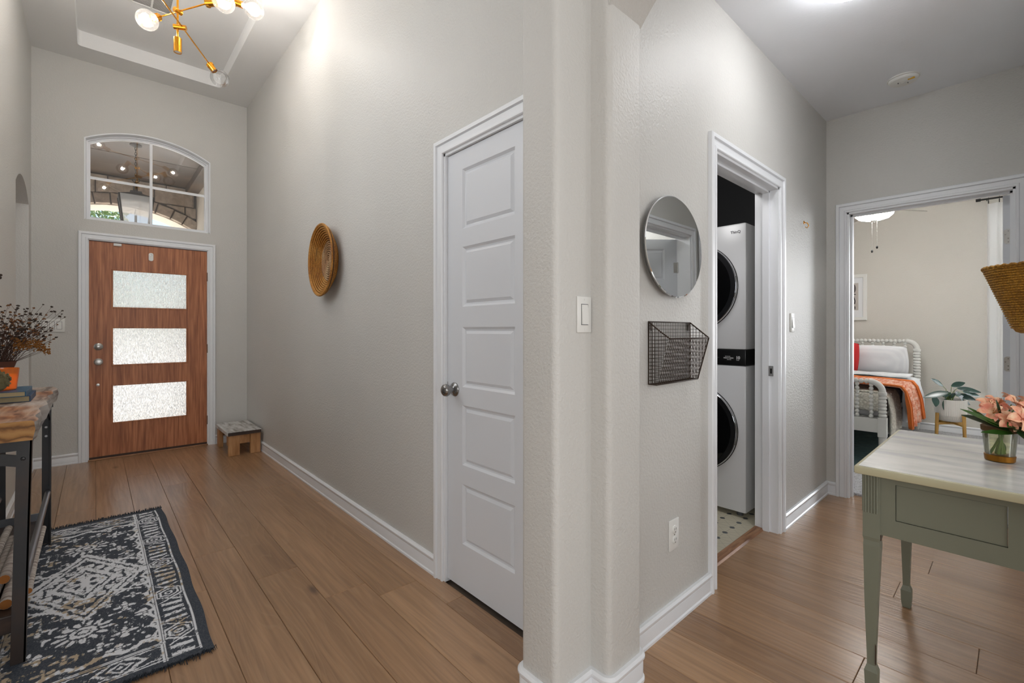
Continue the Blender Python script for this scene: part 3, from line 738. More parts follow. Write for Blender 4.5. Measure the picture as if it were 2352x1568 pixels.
# ------------------------------------------------------------------ five panel doors
def leaf_local(parent, w, h, npan, stile, rows, t=.035, both=True):
    """door leaf in local space: width +X from 0, thickness Y 0..t, height Z; rows = [(z0, z1)]"""
    mb = MB(); holes = [[(stile, a), (w - stile, a), (w - stile, b), (stile, b)] for a, b in rows]
    panel(mb, [(0, 0), (w, 0), (w, h), (0, h)], holes, lambda u, v, d: (u, d, v), 0, t)
    mb.build('rail_frame', 'door', parent)
    for a, b in rows:
        m2 = MB(); x0, x1 = stile, w - stile
        for s_, y in ((1, 0), (-1, t)):
            # sunk moulding, then a raised field
            pr = [(0, y), (.010, y + s_ * .009), (.017, y + s_ * .0105), (.030, y + s_ * .003), (.033, y + s_ * .003)]
            vs = []; fs = []
            for o_, yy in pr: vs += [(x0 + o_, yy, a + o_), (x1 - o_, yy, a + o_), (x1 - o_, yy, b - o_), (x0 + o_, yy, b - o_)]
            for i in range(len(pr) - 1):
                for k in range(4): fs.append((i * 4 + k, i * 4 + (k + 1) % 4, i * 4 + 4 + (k + 1) % 4, i * 4 + 4 + k))
            L = len(pr) * 4 - 4; fs.append((L, L + 1, L + 2, L + 3)); m2.add(vs, fs)
        m2.build('panel', 'door', parent)
ROWS = [(.217, .492), (.580, .855), (.939, 1.214), (1.308, 1.583), (1.666, 1.941)]
d2 = thing('door_2', 'white closet door with five raised panels in the foyer', 'door', (0, 0, 0), kind='structure')
leaf_local(d2, CY1 - CY0 - 2 * e - .004, 2.014, 5, .117, [(a - .014, b - .014) for a, b in ROWS])
def knob(parent, name='knob'):
    """door knob along local -Y from the origin of the parent"""
    pass
mb = MB(); c0 = (.058, 0, .908)
mb.lathe([(.0, 0), (.033, 0), (.033, .004), (.028, .009), (.018, .012), (.0125, .016), (.012, .030), (.016, .034), (.026, .040), (.029, .050), (.027, .060), (.019, .067), (.0, .070)], c0, (0, -1, 0), 28)
kb = mb.build('knob', 'darknickel', d2, smooth=40)
kb['label'] = 'satin nickel knob'
mb = MB(); mb.box((.0 - .004, -.001, .875), (.001, .03, .94)); mb.build('strike_plate', 'darknickel', d2)
d2.location = (XR + .012, CY1 - e - .002, .016); d2.rotation_euler = (0, 0, -PI / 2)
# bedroom door, open flat along X
d4 = thing('door_4', 'white bedroom door standing open, seen edge-on with two hinges', 'door', (0, 0, 0), kind='structure')
leaf_local(d4, .79, 2.012, 5, .11, [(a - .014, b - .014) for a, b in ROWS])
for z in (1.76, .98, .25):
    mb = MB()
    mb.prism([(.001, z - .045), (.020, z - .045), (.030, z - .037), (.030, z + .037), (.020, z + .045), (.001, z + .045)], -.0028, .0, 0)
    h = mb.build('hinge', 'nickel', d4)
    mb = MB()
    for dy, dz in ((.012, .032), (.024, .012), (.012, -.012), (.012, -.034)): mb.cyl((-.0035, dy, z + dz), (-.0028, dy, z + dz), .0035, 8)
    mb.build('screw', 'darknickel', h)
d4.location = (XE + .134, .031, .016)
# side room door, part open, reflected in the mirror
d5 = thing('door_5', 'white panel door reflected in the round mirror', 'door', (0, 0, 0), kind='structure')
leaf_local(d5, .73, 2.012, 5, .11, [(a - .014, b - .014) for a, b in ROWS])
for z in (1.76, .98, .25):
    mb = MB(); mb.box((-.004, -.004, z - .045), (.03, 0, z + .045)); mb.cyl((-.004, -.006, z - .046), (-.004, -.006, z + .046), .006, 8); mb.build('hinge', 'nickel', d5)
d5.location = (SX1 - .016, SY - .122, .016); d5.rotation_euler = (0, 0, PI + math.radians(38))
# strike plate on the laundry jamb
t = MB().box((LX1 - e - .0125, YH + .020, .93), (LX1 - e - .0115, YH + .046, .99)).build('strike_plate', 'plastic' if False else 'platesilver')
tag(t, 'steel strike plate let into the laundry door jamb', 'strike plate')
mb = MB().box((LX1 - e - .013, YH + .027, .945), (LX1 - e - .0124, YH + .038, .975)); mb.build('latch_hole', 'hole', t)

# ------------------------------------------------------------------ front door
d1 = thing('door_1', 'mahogany front door with three frosted glass lights', 'door', (0, 0, 0), kind='structure')
x0, x1, z0, z1 = -.043, .870, .018, 2.028
lights = [(1.416, 1.774), (.872, 1.229), (.327, .686)]
mb = MB(); panel(mb, [(x0, z0), (x1, z0), (x1, z1), (x0, z1)], [[(.117, a), (.698, a), (.698, b), (.117, b)] for a, b in lights], lambda u, v, d: (u, YF + .012 + d, v), 0, .044)
mb.build('door_slab', 'mahogany', d1)
BEAD = [(0, 0), (0, .004), (.005, .006), (.009, .003), (.009, 0)]
for a, b in lights:
    mb = MB(); mb.box((.117, YF + .030, a), (.698, YF + .037, b)); g = mb.build('glass_pane', 'frosted', d1)
    mb = MB(); mould(mb, [(.117, YF + .012, a), (.117, YF + .012, b), (.698, YF + .012, b), (.698, YF + .012, a)], (0, -1, 0), [(-.007, .0), (-.007, .002), (0, .004), (.008, .003), (.008, 0)], closed=True)
    mb.build('glazing_bead', 'mahogany', d1)
yk = YF + .012
mb = MB(); mb.lathe([(0, 0), (.033, 0), (.033, .006), (.027, .011), (.0, .012)], (.021, yk, 1.051), (0, -1, 0), 24); db = mb.build('deadbolt', 'nickel', d1, smooth=40)
MB().bev((.009, yk - .028, 1.043), (.033, yk - .011, 1.057), .004).build('thumb_turn', 'nickel', db)
mb = MB(); mb.lathe([(0, 0), (.033, 0), (.032, .005), (.016, .009), (.012, .028), (.024, .036), (.029, .047), (.026, .058), (.0, .064)], (.021, yk, .909), (0, -1, 0), 24)
mb.build('knob', 'nickel', d1, smooth=40)
MB().lathe([(0, 0), (.0125, 0), (.0125, .003), (0, .005)], (.018, yk, .696), (0, -1, 0), 18).build('hole_cover', 'nickel', d1, smooth=40)
MB().bev((.127, yk - .016, 2.000), (.185, yk, 2.024), .003).build('contact_sensor', 'plastic', d1)
mb = MB(); mb.prism([(p[0], p[1]) for p in rr(.388, 1.884, .424, 1.962, .015)], yk - .012, yk, 1); op = mb.build('viewer_cover', 'plastic', d1)
MB().lathe([(0, 0), (.009, 0), (.009, .004), (0, .005)], (.406, yk - .012, 1.945), (0, -1, 0), 16).build('lens', 'nickel', op)
for z in (1.763, 1.012, .262):
    mb = MB(); mb.cyl((.874, YF + .004, z - .045), (.874, YF + .004, z + .045), .0065, 10); mb.box((.868, YF + .006, z - .045), (.880, YF + .012, z + .045)); mb.build('hinge', 'bronze', d1, smooth=40)
MB().box((x0, YF + .008, .012), (x1, YF + .05, .03)).build('door_sweep', 'mullet', d1)
MB().box((-.046, YF + .011, .6), (-.0435, YF + .02, 1.12)).build('weatherstrip', 'hole', d1)
tag(MB().bev((DX0 - .0, YF - .01, 0.0005), (DX1, YF + .15, .012), .003).build('threshold', 'threshold'), 'low wooden threshold strip under the front door', 'threshold')
tag(MB().prism([(YH + .075, .0), (YH + .083, .009), (YH + .125, .011), (YH + .136, .0)], LX0 + .001, LX1 - .001, 0).build('threshold', 'threshold'), 'pale oak threshold strip at the laundry doorway', 'threshold')

# ------------------------------------------------------------------ transom window
w1 = thing('window_1', 'arched transom window over the front door', 'window', (0, 0, 0), kind='structure')
# plaster reveal with its bright light put into the white, then the vinyl frame, then muntins and panes
mb = MB(); A = archloop(-.0); B = archloop(.022)
n = len(A); vs = [(p[0], YF - .004, p[1]) for p in archloop(-.006)] + [(p[0], YF - .004, p[1]) for p in archloop(.004)] + [(p[0], YF + .05, p[1]) for p in archloop(.010)] + [(p[0], YF + .05, p[1]) for p in archloop(-.006)]
fs = []
for r in range(4):
    for i in range(n):
        j = (i + 1) % n; q2 = (r + 1) % 4
        if i == 0: continue
        fs.append((r * n + i, r * n + j, q2 * n + j, q2 * n + i))
mb.add(vs, fs); mb.build('reveal', 'trim', w1, smooth=35)
def ring(i0, i1, ya, yb):
    a = archloop(i0); b = archloop(i1); n = len(a); mb = MB()
    vs = [(p[0], ya, p[1]) for p in a] + [(p[0], ya, p[1]) for p in b] + [(p[0], yb, p[1]) for p in b] + [(p[0], yb, p[1]) for p in a]
    fs = [(r * n + i, r * n + (i + 1) % n, ((r + 1) % 4) * n + (i + 1) % n, ((r + 1) % 4) * n + i) for r in range(4) for i in range(n)]
    return mb.add(vs, fs)
ring(.0, .020, YF + .05, YF + .115).build('window_frame', 'trim', w1, smooth=35)
ring(.018, .036, YF + .066, YF + .105).build('sash', 'trim', w1, smooth=35)
def arch_z(x, inset): return wcz + math.sqrt(max(0, (WR - inset) ** 2 - (x - wcx) ** 2))
mb = MB(); mb.box((wcx - .011, YF + .074, wz0 + .03), (wcx + .011, YF + .094, arch_z(wcx, .03))); mb.build('muntin', 'trim', w1)
mb = MB(); mb.box((wx0 + .03, YF + .076, 2.616), (wx1 - .03, YF + .092, 2.638)); mb.build('muntin', 'trim', w1)
ins = .032
for xa, xb in ((wx0 + ins, wcx), (wcx, wx1 - ins)):
    MB().box((xa, YF + .083, wz0 + ins), (xb, YF + .086, 2.627)).build('pane', 'glass', w1)
    top = [(xb - (xb - xa) * i / 10, arch_z(xb - (xb - xa) * i / 10, ins)) for i in range(11)]
    MB().prism([(xa, 2.627), (xb, 2.627)] + top, YF + .083, YF + .086, 1).build('pane', 'glass', w1)

# ------------------------------------------------------------------ porch outside
CZ = 3.30; PYW = 8.26
struct(MB().box((-3.5, YF + .15, -.12), (3.5, PYW + .5, -.02)).build('porch_floor', 'concrete'))
struct(MB().box((-30, YF + .15, -.3), (30, 60, -.14)).build('ground', 'concrete'))
struct(MB().box((1.12, YF + .15, -.1), (1.32, PYW + .02, CZ + .4)).build('porch_wall_right', 'stucco'))
struct(MB().box((-1.3, YF + .15, -.1), (-1.1, PYW + .02, CZ + .4)).build('porch_wall_left', 'stucco'))
pc = struct(MB().box((-1.3, YF + .15, CZ + .02), (1.32, PYW + .5, CZ + .4)).build('porch_ceiling', 'porchwood'))
for y0, y1 in ((YF + .15, 7.17), (7.18, 8.26)):
    for xa, xb in ((-1.1, 1.12),):
        MB().bev((xa + .004, y0 + .003, CZ), (xb - .004, y1 - .003, CZ + .021), .003).build('ceiling_board', 'porchwood', pc)
MB().bev((.98, YF + .16, CZ - .10), (1.12, 8.24, CZ), .006).build('beam', 'porchwood', pc)
acx, acz2, ar = .27, 1.433, 1.487
sw = struct(MB().prism([(-1.3, 3.65), (-1.3, -.1)] + [(acx - ar * math.cos(math.radians(a)) * 1.0, acz2 + ar * math.sin(math.radians(a))) for a in range(-0, 181, 6) if -1.2 < acx - ar * math.cos(math.radians(a)) < 1.6] + [(1.75, 1.4), (1.75, 3.65)], PYW + .012, PYW + .42, 1).build('porch_wall', 'mortar'))
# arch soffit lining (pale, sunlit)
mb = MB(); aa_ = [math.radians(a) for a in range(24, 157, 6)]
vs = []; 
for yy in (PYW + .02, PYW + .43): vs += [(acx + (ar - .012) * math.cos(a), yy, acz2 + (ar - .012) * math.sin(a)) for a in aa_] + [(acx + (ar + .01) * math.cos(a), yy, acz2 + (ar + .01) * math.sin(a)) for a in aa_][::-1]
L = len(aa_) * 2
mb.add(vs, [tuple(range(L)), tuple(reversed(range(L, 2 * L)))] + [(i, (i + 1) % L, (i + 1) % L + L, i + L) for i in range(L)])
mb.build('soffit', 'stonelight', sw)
rs = random.Random(3)
def stone_piece(poly, name='stone'):
    cx = sum(p[0] for p in poly) / len(poly); cz_ = sum(p[1] for p in poly) / len(poly)
    pr = rs.uniform(.02, .035)
    mb = MB(); n = len(poly); inn = [(cx + (p[0] - cx) * .9, cz_ + (p[1] - cz_) * .86) for p in poly]
    vs = [(p[0], PYW + .02, p[1]) for p in poly] + [(p[0], PYW - pr * .5, p[1]) for p in poly] + [(p[0], PYW - pr - rs.uniform(0, .008), p[1]) for p in inn]
    fs = [tuple(range(2 * n, 3 * n))] + [(r * n + i, r * n + (i + 1) % n, (r + 1) * n + (i + 1) % n, (r + 1) * n + i) for r in range(2) for i in range(n)]
    mb.add(vs, fs); mb.build(name, 'stone', sw)
a = 20.0
while a < 158:
    st = rs.uniform(5.2, 7.2); b = a + st; g = .25
    P = [(acx + r * math.cos(math.radians(x)), acz2 + r * math.sin(math.radians(x))) for r, x in ((ar, a + g), (ar, b - g), (ar + rs.uniform(.13, .15), b - g), (ar + .14, a + g))]
    if -1.15 < P[0][0] < 1.3: stone_piece(P)
    a = b
R2 = ar + .155
z = 2.35; row = 0
hs = [.17, .15, .19, .16, .2, .13]
while z < 3.28:
    h = min(hs[row % 6], 3.29 - z)
    x = -1.1 - rs.uniform(0, .2)
    while x < 1.12:
        w = rs.uniform(.22, .48); xa, xb = max(x, -1.1) + .006, min(x + w, 1.118) - .006
        if xb - xa > .05:
            xs = [xa + (xb - xa) * i / 6 for i in range(7)]
            def lo(xx): return max(z + .006, acz2 + math.sqrt(max(0, R2 * R2 - (xx - acx) ** 2)) if abs(xx - acx) < R2 else 0)
            zt = z + h - .006; ok = [(xx, lo(xx)) for xx in xs if lo(xx) < zt - .012]
            if len(ok) >= 2 and ok[-1][0] - ok[0][0] > .05: stone_piece(ok + [(ok[-1][0], zt), (ok[0][0], zt)])
        x += w
    z += h; row += 1
# stone piers at both sides of the arch, below the spring
# hanging lantern
ln = thing('porch_lantern', 'black metal lantern with seeded glass hanging on a chain outside the transom', 'lantern', (.339, 6.71, 2.40))
LX, LY = .339, 6.71
MB().lathe([(.0, 0), (.055, 0), (.055, -.012), (.02, -.03), (0, -.03)], (LX, LY, CZ), seg=20).build('canopy', 'black', ln, smooth=40)
mb = MB(); z = CZ - .03; i = 0
while z > 2.93:
    ang = PI / 2 * (i % 2); pts = [(LX + math.cos(t) * .0085 * math.cos(ang), LY + math.cos(t) * .0085 * math.sin(ang), z - .014 + math.sin(t) * .019) for t in [2 * PI * k / 10 for k in range(10)]]
    mb.tube(pts, .0028, 5, closed=True); z -= .029; i += 1
mb.build('chain', 'black', ln)
mb = MB(); mb.tube([(LX + math.cos(t) * .032, LY, 2.905 + math.sin(t) * .032) for t in [2 * PI * k / 20 for k in range(20)]], .004, 6, closed=True); mb.cyl((LX, LY, 2.87), (LX, LY, 2.76), .013, 10, .02)
mb.build('ring', 'black', ln, smooth=40)
def frus(w0, za, w1, zb): return [(LX + sx * w, LY + sy * w, z_) for w, z_ in ((w0, za), (w1, zb)) for sx, sy in ((-1, -1), (1, -1), (1, 1), (-1, 1))]
mb = MB(); mb.add(frus(.05, 2.77, .055, 2.745), [(0, 1, 2, 3), (4, 5, 6, 7)] + [(i, (i + 1) % 4, (i + 1) % 4 + 4, i + 4) for i in range(4)])
mb.add(frus(.055, 2.745, .155, 2.70), [(0, 1, 2, 3), (4, 5, 6, 7)] + [(i, (i + 1) % 4, (i + 1) % 4 + 4, i + 4) for i in range(4)]); mb.build('roof', 'black', ln)
wt_, wb_ = .150, .105; zt_, zb_ = 2.70, 2.30
corners = [(-1, -1), (1, -1), (1, 1), (-1, 1)]
for sx, sy in corners: MB().cyl((LX + sx * wt_, LY + sy * wt_, zt_), (LX + sx * wb_, LY + sy * wb_, zb_), .0085, 6).build('post', 'black', ln)
for i in range(4):
    a_, b_ = corners[i], corners[(i + 1) % 4]
    MB().add([(LX + a_[0] * wt_ * .98, LY + a_[1] * wt_ * .98, zt_), (LX + b_[0] * wt_ * .98, LY + b_[1] * wt_ * .98, zt_), (LX + b_[0] * wb_ * .98, LY + b_[1] * wb_ * .98, zb_), (LX + a_[0] * wb_ * .98, LY + a_[1] * wb_ * .98, zb_)], [(0, 1, 2, 3)]).build('glass_pane', 'lantern', ln)
MB().box((LX - .115, LY - .115, zb_ - .02), (LX + .115, LY + .115, zb_ + .005)).build('base', 'black', ln)
mb = MB(); mb.cyl((LX, LY, zb_), (LX, LY, 2.50), .012, 10); mb.build('candle_sleeve', 'black', ln, smooth=40)
MB().lathe([(.008, 0), (.013, .02), (.008, .05), (0, .075)], (LX, LY, 2.50), seg=12).build('bulb', 'clearbulb', ln, smooth=60)
# tree across the drive
tr = thing('tree', 'leafy green tree beyond the porch arch', 'tree', (-1.2, 16.5, -.14))
MB().tube([(-1.2, 16.5, -.14), (-1.15, 16.5, 1.0), (-1.2, 16.4, 2.4), (-1.1, 16.5, 3.6)], [.2, .15, .12, .06], 10).build('trunk', 'bark', tr, smooth=60)
mb = MB(); rt = random.Random(9)
for i in range(9000):
    th = rt.uniform(0, 2 * PI); ph = math.acos(rt.uniform(-1, 1)); r = 2.1 * rt.uniform(.55, 1) ** .5
    c = V(-1.3 + r * 1.05 * math.sin(ph) * math.cos(th), 16.5 + r * .8 * math.sin(ph) * math.sin(th), 3.5 + r * .95 * math.cos(ph))
    d1_ = V(rt.uniform(-1, 1), rt.uniform(-1, 1), rt.uniform(-1, 1)).normalized(); d2_ = d1_.orthogonal().normalized(); s_ = rt.uniform(.05, .1)
    mb.add([c - d1_ * s_, c + d2_ * s_ * .5, c + d1_ * s_, c - d2_ * s_ * .5], [(0, 1, 2, 3)])
tag(mb.build('foliage', 'treeleaf', tr), kind='stuff')
# ------------------------------------------------------------------ chandelier
ch = thing('chandelier', 'brass branching chandelier with round clear bulbs in the foyer', 'chandelier', (.41, 3.80, TZ))
CX_, CY_ = .41, 3.80
MB().lathe([(0, 0), (.065, 0), (.065, -.018), (.012, -.024), (0, -.024)], (CX_, CY_, TZ), seg=32).build('canopy', 'brass', ch, smooth=40)
MB().cyl((CX_, CY_, TZ - .02), (CX_, CY_, 3.17), .0065, 12).build('stem', 'brass', ch, smooth=60)
MB().lathe([(.0065, .0), (.0235, 0), (.0235, -.095), (.0215, -.095), (.0215, -.02), (0, -.02)], (CX_, CY_, 3.165), seg=28).build('socket', 'brass', ch, smooth=40)
MB().cyl((CX_, CY_, 3.085), (CX_, CY_, 3.075), .0213, 24).build('socket_cap', 'socketwhite', ch, smooth=40)
def bulb_on(parent, end, centre, clear=False, r=.064):
    end = V(*end); c = V(*centre); d = (c - end).normalized()
    s0 = end - d * .012
    sk_ = MB().lathe([(0, 0), (.0225, 0), (.0225, .062), (.020, .062), (.020, .05), (0, .05)], s0, d, 24).build('socket', 'brass', parent, smooth=40)
    b0 = c - d * r
    prof = [(.014, -.034), (.0145, -.018), (.02, -.006)]
    prof += [(r * math.sin(a), r - r * math.cos(a)) for a in [math.radians(x) for x in range(30, 181, 10)]]; prof[-1] = (0, prof[-1][1])
    MB().lathe(prof, b0, d, 28).build('bulb', 'clearbulb' if clear else 'bulb', parent, smooth=80)
    MB().cyl(b0 - d * .03, b0 - d * .005, .0135, 14).build('screw_base', 'socketwhite', parent)
    u = d.orthogonal().normalized(); w = d.cross(u)
    mb = MB(); pts = []
    for i in range(25):
        t = i / 24 * 2 * PI * .9; pts.append(c - d * .012 + (u * math.cos(t) + w * math.sin(t)) * .016 + d * (.012 * math.sin(5 * t)))
    mb.tube(pts, .0016 if not clear else .0008, 5); mb.build('filament', 'filament' if not clear else 'chrome', parent)
    if not clear: 
        p = light('chandelier_bulb', 'POINT', c, 5.6, (1, .955, .91), radius=.016)
    mb = MB(); mb.cyl(b0 - d * .005, c - d * .02, .004, 8); mb.build('glass_stem', 'clearbulb', parent, smooth=60)
def rod(z, a, b, bulbs, joint_off):
    a = V(*a); b = V(*b)
    r_ = MB().cyl(a, b, .0048, 12).build('rod', 'brass', ch, smooth=60)
    # cross joint: two short barrels
    m = V(CX_, CY_, z); d = (b - a).normalized(); near = a + d * (m - a).dot(d); sd = (near - m); sd.z = 0
    sd = sd.normalized() if sd.length > 1e-4 else V(1, 0, 0)
    mb = MB(); mb.cyl(m - V(0, 0, 0) - sd * .022, near + sd * .020, .0165, 20); mb.build('joint', 'brass', ch, smooth=40)
    for end, c, clear in bulbs:
        e_ = V(*end); mb = MB(); dd = d.cross((V(*c) - e_).normalized()); dd = dd.normalized() if dd.length > .05 else V(0, 0, 1)
        mb.cyl(e_ - dd * .024, e_ + dd * .024, .014, 16); mb.build('end_joint', 'brass', ch, smooth=40)
        bulb_on(ch, end, c, clear)
z1 = 3.241; zc = V(.41, 3.80, z1); off = V(.028, -.012, 0)
pA = V(.655, 4.18, z1); dr = (pA - (zc + off)).normalized(); pB = zc + off - dr * .62
rod(z1, pB, pA, [(pA, (.714, 4.157, 3.153), True), (pB, pB + V(-.05, .03, -.1), False)], off)
z2 = 3.349; rod(z2, (.317, 3.97, z2), (.549, 3.574, z2), [((.317, 3.97, z2), (.256, 3.911, 3.274), False), ((.549, 3.574, z2), (.625, 3.50, 3.352), False)], 0)
z3 = 3.47; rod(z3, (.12, 3.95, z3), (.715, 3.64, z3), [((.715, 3.64, z3), (.818, 3.578, 3.435), False), ((.12, 3.95, z3), (.03, 3.99, 3.50), False)], 0)
# ceiling register
vt = thing('ceiling_vent', 'white louvred air return in the raised foyer ceiling', 'vent', (.33, 4.5, TZ))
vx0, vx1, vy0, vy1 = .185, .480, 4.28, 4.685
mb = MB(); panel(mb, [(vx0, vy0), (vx1, vy0), (vx1, vy1), (vx0, vy1)], [[(vx0 + .03, vy0 + .03), ((vx0 + vx1) / 2 - .006, vy0 + .03), ((vx0 + vx1) / 2 - .006, vy1 - .012), (vx0 + .03, vy1 - .012)],
      [((vx0 + vx1) / 2 + .006, vy0 + .03), (vx1 - .03, vy0 + .03), (vx1 - .03, vy1 - .012), ((vx0 + vx1) / 2 + .006, vy1 - .012)]], lambda u, v, d: (u, v, TZ - d), 0, .008)
mb.build('frame', 'plastic', vt)
MB().box((vx0 + .02, vy0 + .02, TZ - .0005), (vx1 - .02, vy1 - .01, TZ + .0005)).build('duct_opening', 'ductgrey', vt)
y = vy0 + .036
while y < vy1 - .016:
    MB().add([(vx0 + .028, y, TZ - .007), (vx1 - .028, y, TZ - .007), (vx1 - .028, y + .010, TZ - .001), (vx0 + .028, y + .010, TZ - .001)], [(0, 1, 2, 3)]).build('louver', 'plastic', vt, thick=.001); y += .0155

# ------------------------------------------------------------------ woven dish on the wall
dc = V(XR, 3.285, 1.694)
ds = thing('woven_basket', 'round coiled-grass basket tray hung flat on the foyer wall', 'basket', dc)
def dz(r): return .0125 if r < .135 else .0125 + .062 * ((r - .135) / .098) ** 1.15
prof = [(0, .010), (.06, .010), (.135, .010), (.16, dz(.16) - .003), (.19, dz(.19) - .003), (.215, dz(.215) - .003), (.232, dz(.232) - .002), (.237, dz(.232) - .006), (.222, dz(.215) - .013), (.19, dz(.19) - .013), (.16, .008), (.135, .001), (0, .001)]
MB().lathe(prof, dc, (-1, 0, 0), 64, rot0=(0, 0, 1), sx=1.06, sy=.96).build('bowl', 'coildark', ds, smooth=50)
def ringpts(r, h, n=72): return [(dc.x - h, dc.y + r * .96 * math.cos(2 * PI * k / n), dc.z + r * 1.06 * math.sin(2 * PI * k / n)) for k in range(n)]
# the coils, each a stitched ring
for k in range(9):
    r = .012 + .0145 * k; MB().tube(ringpts(r, .0135), .0064, 8, closed=True).build('base_coil', 'coilpale', ds, smooth=80)
for k in range(8):
    r = .143 + .0118 * k; MB().tube(ringpts(r, dz(r) + .0005), .0062, 8, closed=True).build('side_coil', 'coil', ds, smooth=80)
for k in range(7):
    r = .150 + .0125 * k; MB().tube(ringpts(r, dz(r) - .012), .0062, 8, closed=True).build('outer_coil', 'coil', ds, smooth=80)
MB().tube(ringpts(.2345, dz(.233)), .0075, 8, closed=True).build('rim', 'coil', ds, smooth=80)
for k in range(10):
    a = k * 2.4; r = .055 + .0155 * k; mb = MB()
    mb.tube([(dc.x - dz(r) - .0066, dc.y + (r) * .96 * math.cos(a + t * .13), dc.z + r * 1.06 * math.sin(a + t * .13)) for t in range(-2, 3)], .0018, 4)
    mb.build('dark_stitch', 'coildark', ds)

# ------------------------------------------------------------------ step stool
st = thing('step_stool', 'small rough wooden step stool in the corner beside the front door', 'stool', (1.08, 5.33, 0))
sx0, sx1, sy0, sy1 = .938, 1.218, 5.045, 5.60
MB().bev((sx0 - .012, sy0 - .018, .196), (sx1 + .0, sy1 + .02, .232), .004).build('seat', 'whitewash', st)
MB().box((sx0 - .008, sy0 - .0195, .197), (sx1 - .003, sy0 - .0175, .228)).build('sawn_edge', 'darkwood', st)
for (xa, xb, ya, yb) in ((sx0, sx0 + .095, sy0, sy0 + .04), (sx1 - .095, sx1 - .005, sy0, sy0 + .04), (sx0, sx0 + .04, sy1 - .09, sy1), (sx1 - .095, sx1 - .005, sy1 - .04, sy1)):
    MB().bev((xa, ya, 0), (xb, yb, .1955), .004).build('leg', 'pine', st)
MB().bev((sx0 + .005, sy0 + .042, .09), (sx0 + .04, sy0 + .12, .1955), .003).build('leg_brace', 'pine', st)
MB().bev((sx0 + .0955, sy0 + .006, .11), (sx1 - .0955, sy0 + .036, .1955), .003).build('apron', 'pine', st)
MB().bev((sx0 + .045, sy1 - .038, .11), (sx1 - .0955, sy1 - .006, .1955), .003).build('apron', 'pine', st)

# ------------------------------------------------------------------ console table
ct = thing('console_table', 'narrow industrial console table with thick live-edge slab top on steel legs', 'table', (-.28, 3.0, 0))
xa, xb, ya, yb, zt = -.400, -.166, 2.363, 3.713, .88
# slab: wavy front edge
mb = MB(); n = 40; th = .07
rows = []
for i in range(n + 1):
    y = ya + (yb - ya) * i / n; w = .006 * math.sin(i * .9) + .005 * math.sin(i * .37 + 1)
    e0, e1 = min(i, n - i) / 1.0, 0
    rows.append([(xa, y, zt - th), (xa, y, zt), (xb - .006 + w, y, zt), (xb + w, y, zt - .006), (xb + .003 + w + .004 * math.sin(i * 1.7), y, zt - th * .45), (xb - .004 + w, y, zt - th)])
vs = [p for r in rows for p in r]; k = 6; fs = []; mi = []
for i in range(n):
    for j in range(k): fs.append((i * k + j, i * k + (j + 1) % k, (i + 1) * k + (j + 1) % k, (i + 1) * k + j)); mi.append(1 if j in (3, 4) else 0)
fs += [tuple(range(k)), tuple(n * k + j for j in reversed(range(k)))]; mi += [2, 2]
mb.add(vs, fs); mb.mi = mi
mb.build('slab_top', ['slab', 'slabtop', 'endgrain'], ct, smooth=30)
def angle_leg(x, y, sx, sy, lean=0.0):
    w, t = .038, .005; mb = MB(); z1 = zt - th
    def ft(p):
        return V(p.x + lean * (z1 - p.z) / z1, p.y, p.z)
    mb.box((x, y, .0095), (x + sx * w, y + sy * t, z1)); mb.box((x, y, .0095), (x + sx * t, y + sy * w, z1)); mb.xf(ft); return mb
lx1, lx0, ly0, ly1 = -.170, -.395, 2.402, 3.66
lg = angle_leg(lx1, ly0, -1, 1, -.017).build('leg', 'steel', ct)
MB().lathe([(0, 0), (.007, 0), (.005, .003), (0, .004)], (lx1 - .022, ly0, .74), (0, -1, 0), 12).build('rivet', 'steel', lg)
angle_leg(lx0, ly0, 1, 1).build('leg', 'steel', ct)
l3 = angle_leg(lx1 - .012, ly1, -1, -1, -.002); l3 = l3.build('leg', 'steel', ct)
for z in (.66, .61): MB().cyl((lx1 - .034, ly1 - .0052, z), (lx1 - .034, ly1 - .0062, z), .006, 10).build('bolt_hole', 'whiteprint', l3)
l4 = angle_leg(lx0, ly1, 1, -1).build('leg', 'steel', ct)
for z in (.66, .61): MB().cyl((lx0 + .022, ly1 - .0052, z), (lx0 + .022, ly1 - .0062, z), .006, 10).build('bolt_hole', 'whiteprint', l4)
for y in (ly0 + .0055, ly1 - .0055): MB().box((lx0 + .006, y - .003, zt - th - .040), (lx1 - .006, y + .003, zt - th)).build('apron', 'steel', ct)
for x in (lx0 + .006, lx1 - .012): MB().box((x - .004, ly0 + .01, zt - th - .04), (x + .002, ly1 - .01, zt - th)).build('apron', 'steel', ct)
mb = MB(); mb.cyl((lx1 - .03, ly0 + .014, .735), (lx0 + .03, ly0 + .014, .80), .0001, 4)
br = MB().prism([(lx1 - .034, .710), (lx1 - .034, .752), (-.385, .835 - .03), (-.385, .765)], ly0 + .0085, ly0 + .0135, 1).build('brace', 'steel', ct)
MB().prism([(ly1 - .02, .70), (ly1 - .02, .74), (ly1 - .12, .80), (ly1 - .16, .80)], lx1 - .022, lx1 - .017, 0).build('brace', 'steel', ct)
MB().cyl((lx1 - .020, ly0 + .02, .30), (lx1 - .026, ly1 - .01, .30), .0125, 14).build('side_rail', 'pipe', ct, smooth=50)
MB().cyl((lx0 + .014, ly0 + .02, .30), (lx0 + .014, ly1 - .01, .30), .0125, 14).build('side_rail', 'pipe', ct, smooth=50)
MB().bev((lx0 + .006, ly0 + .03, .125), (lx1 - .045, ly1 - .006, .15), .004).build('shelf', 'darkwood', ct)
MB().bev((lx0 + .012, ly0 + .012, .12), (lx1 - .042, ly0 + .03, .185), .004).build('shelf_board', 'darkwood', ct)
MB().box((lx0 + .006, ly1 - .020, .15), (lx1 - .05, ly1 - .012, .19)).build('shelf_back', 'pipe', ct)
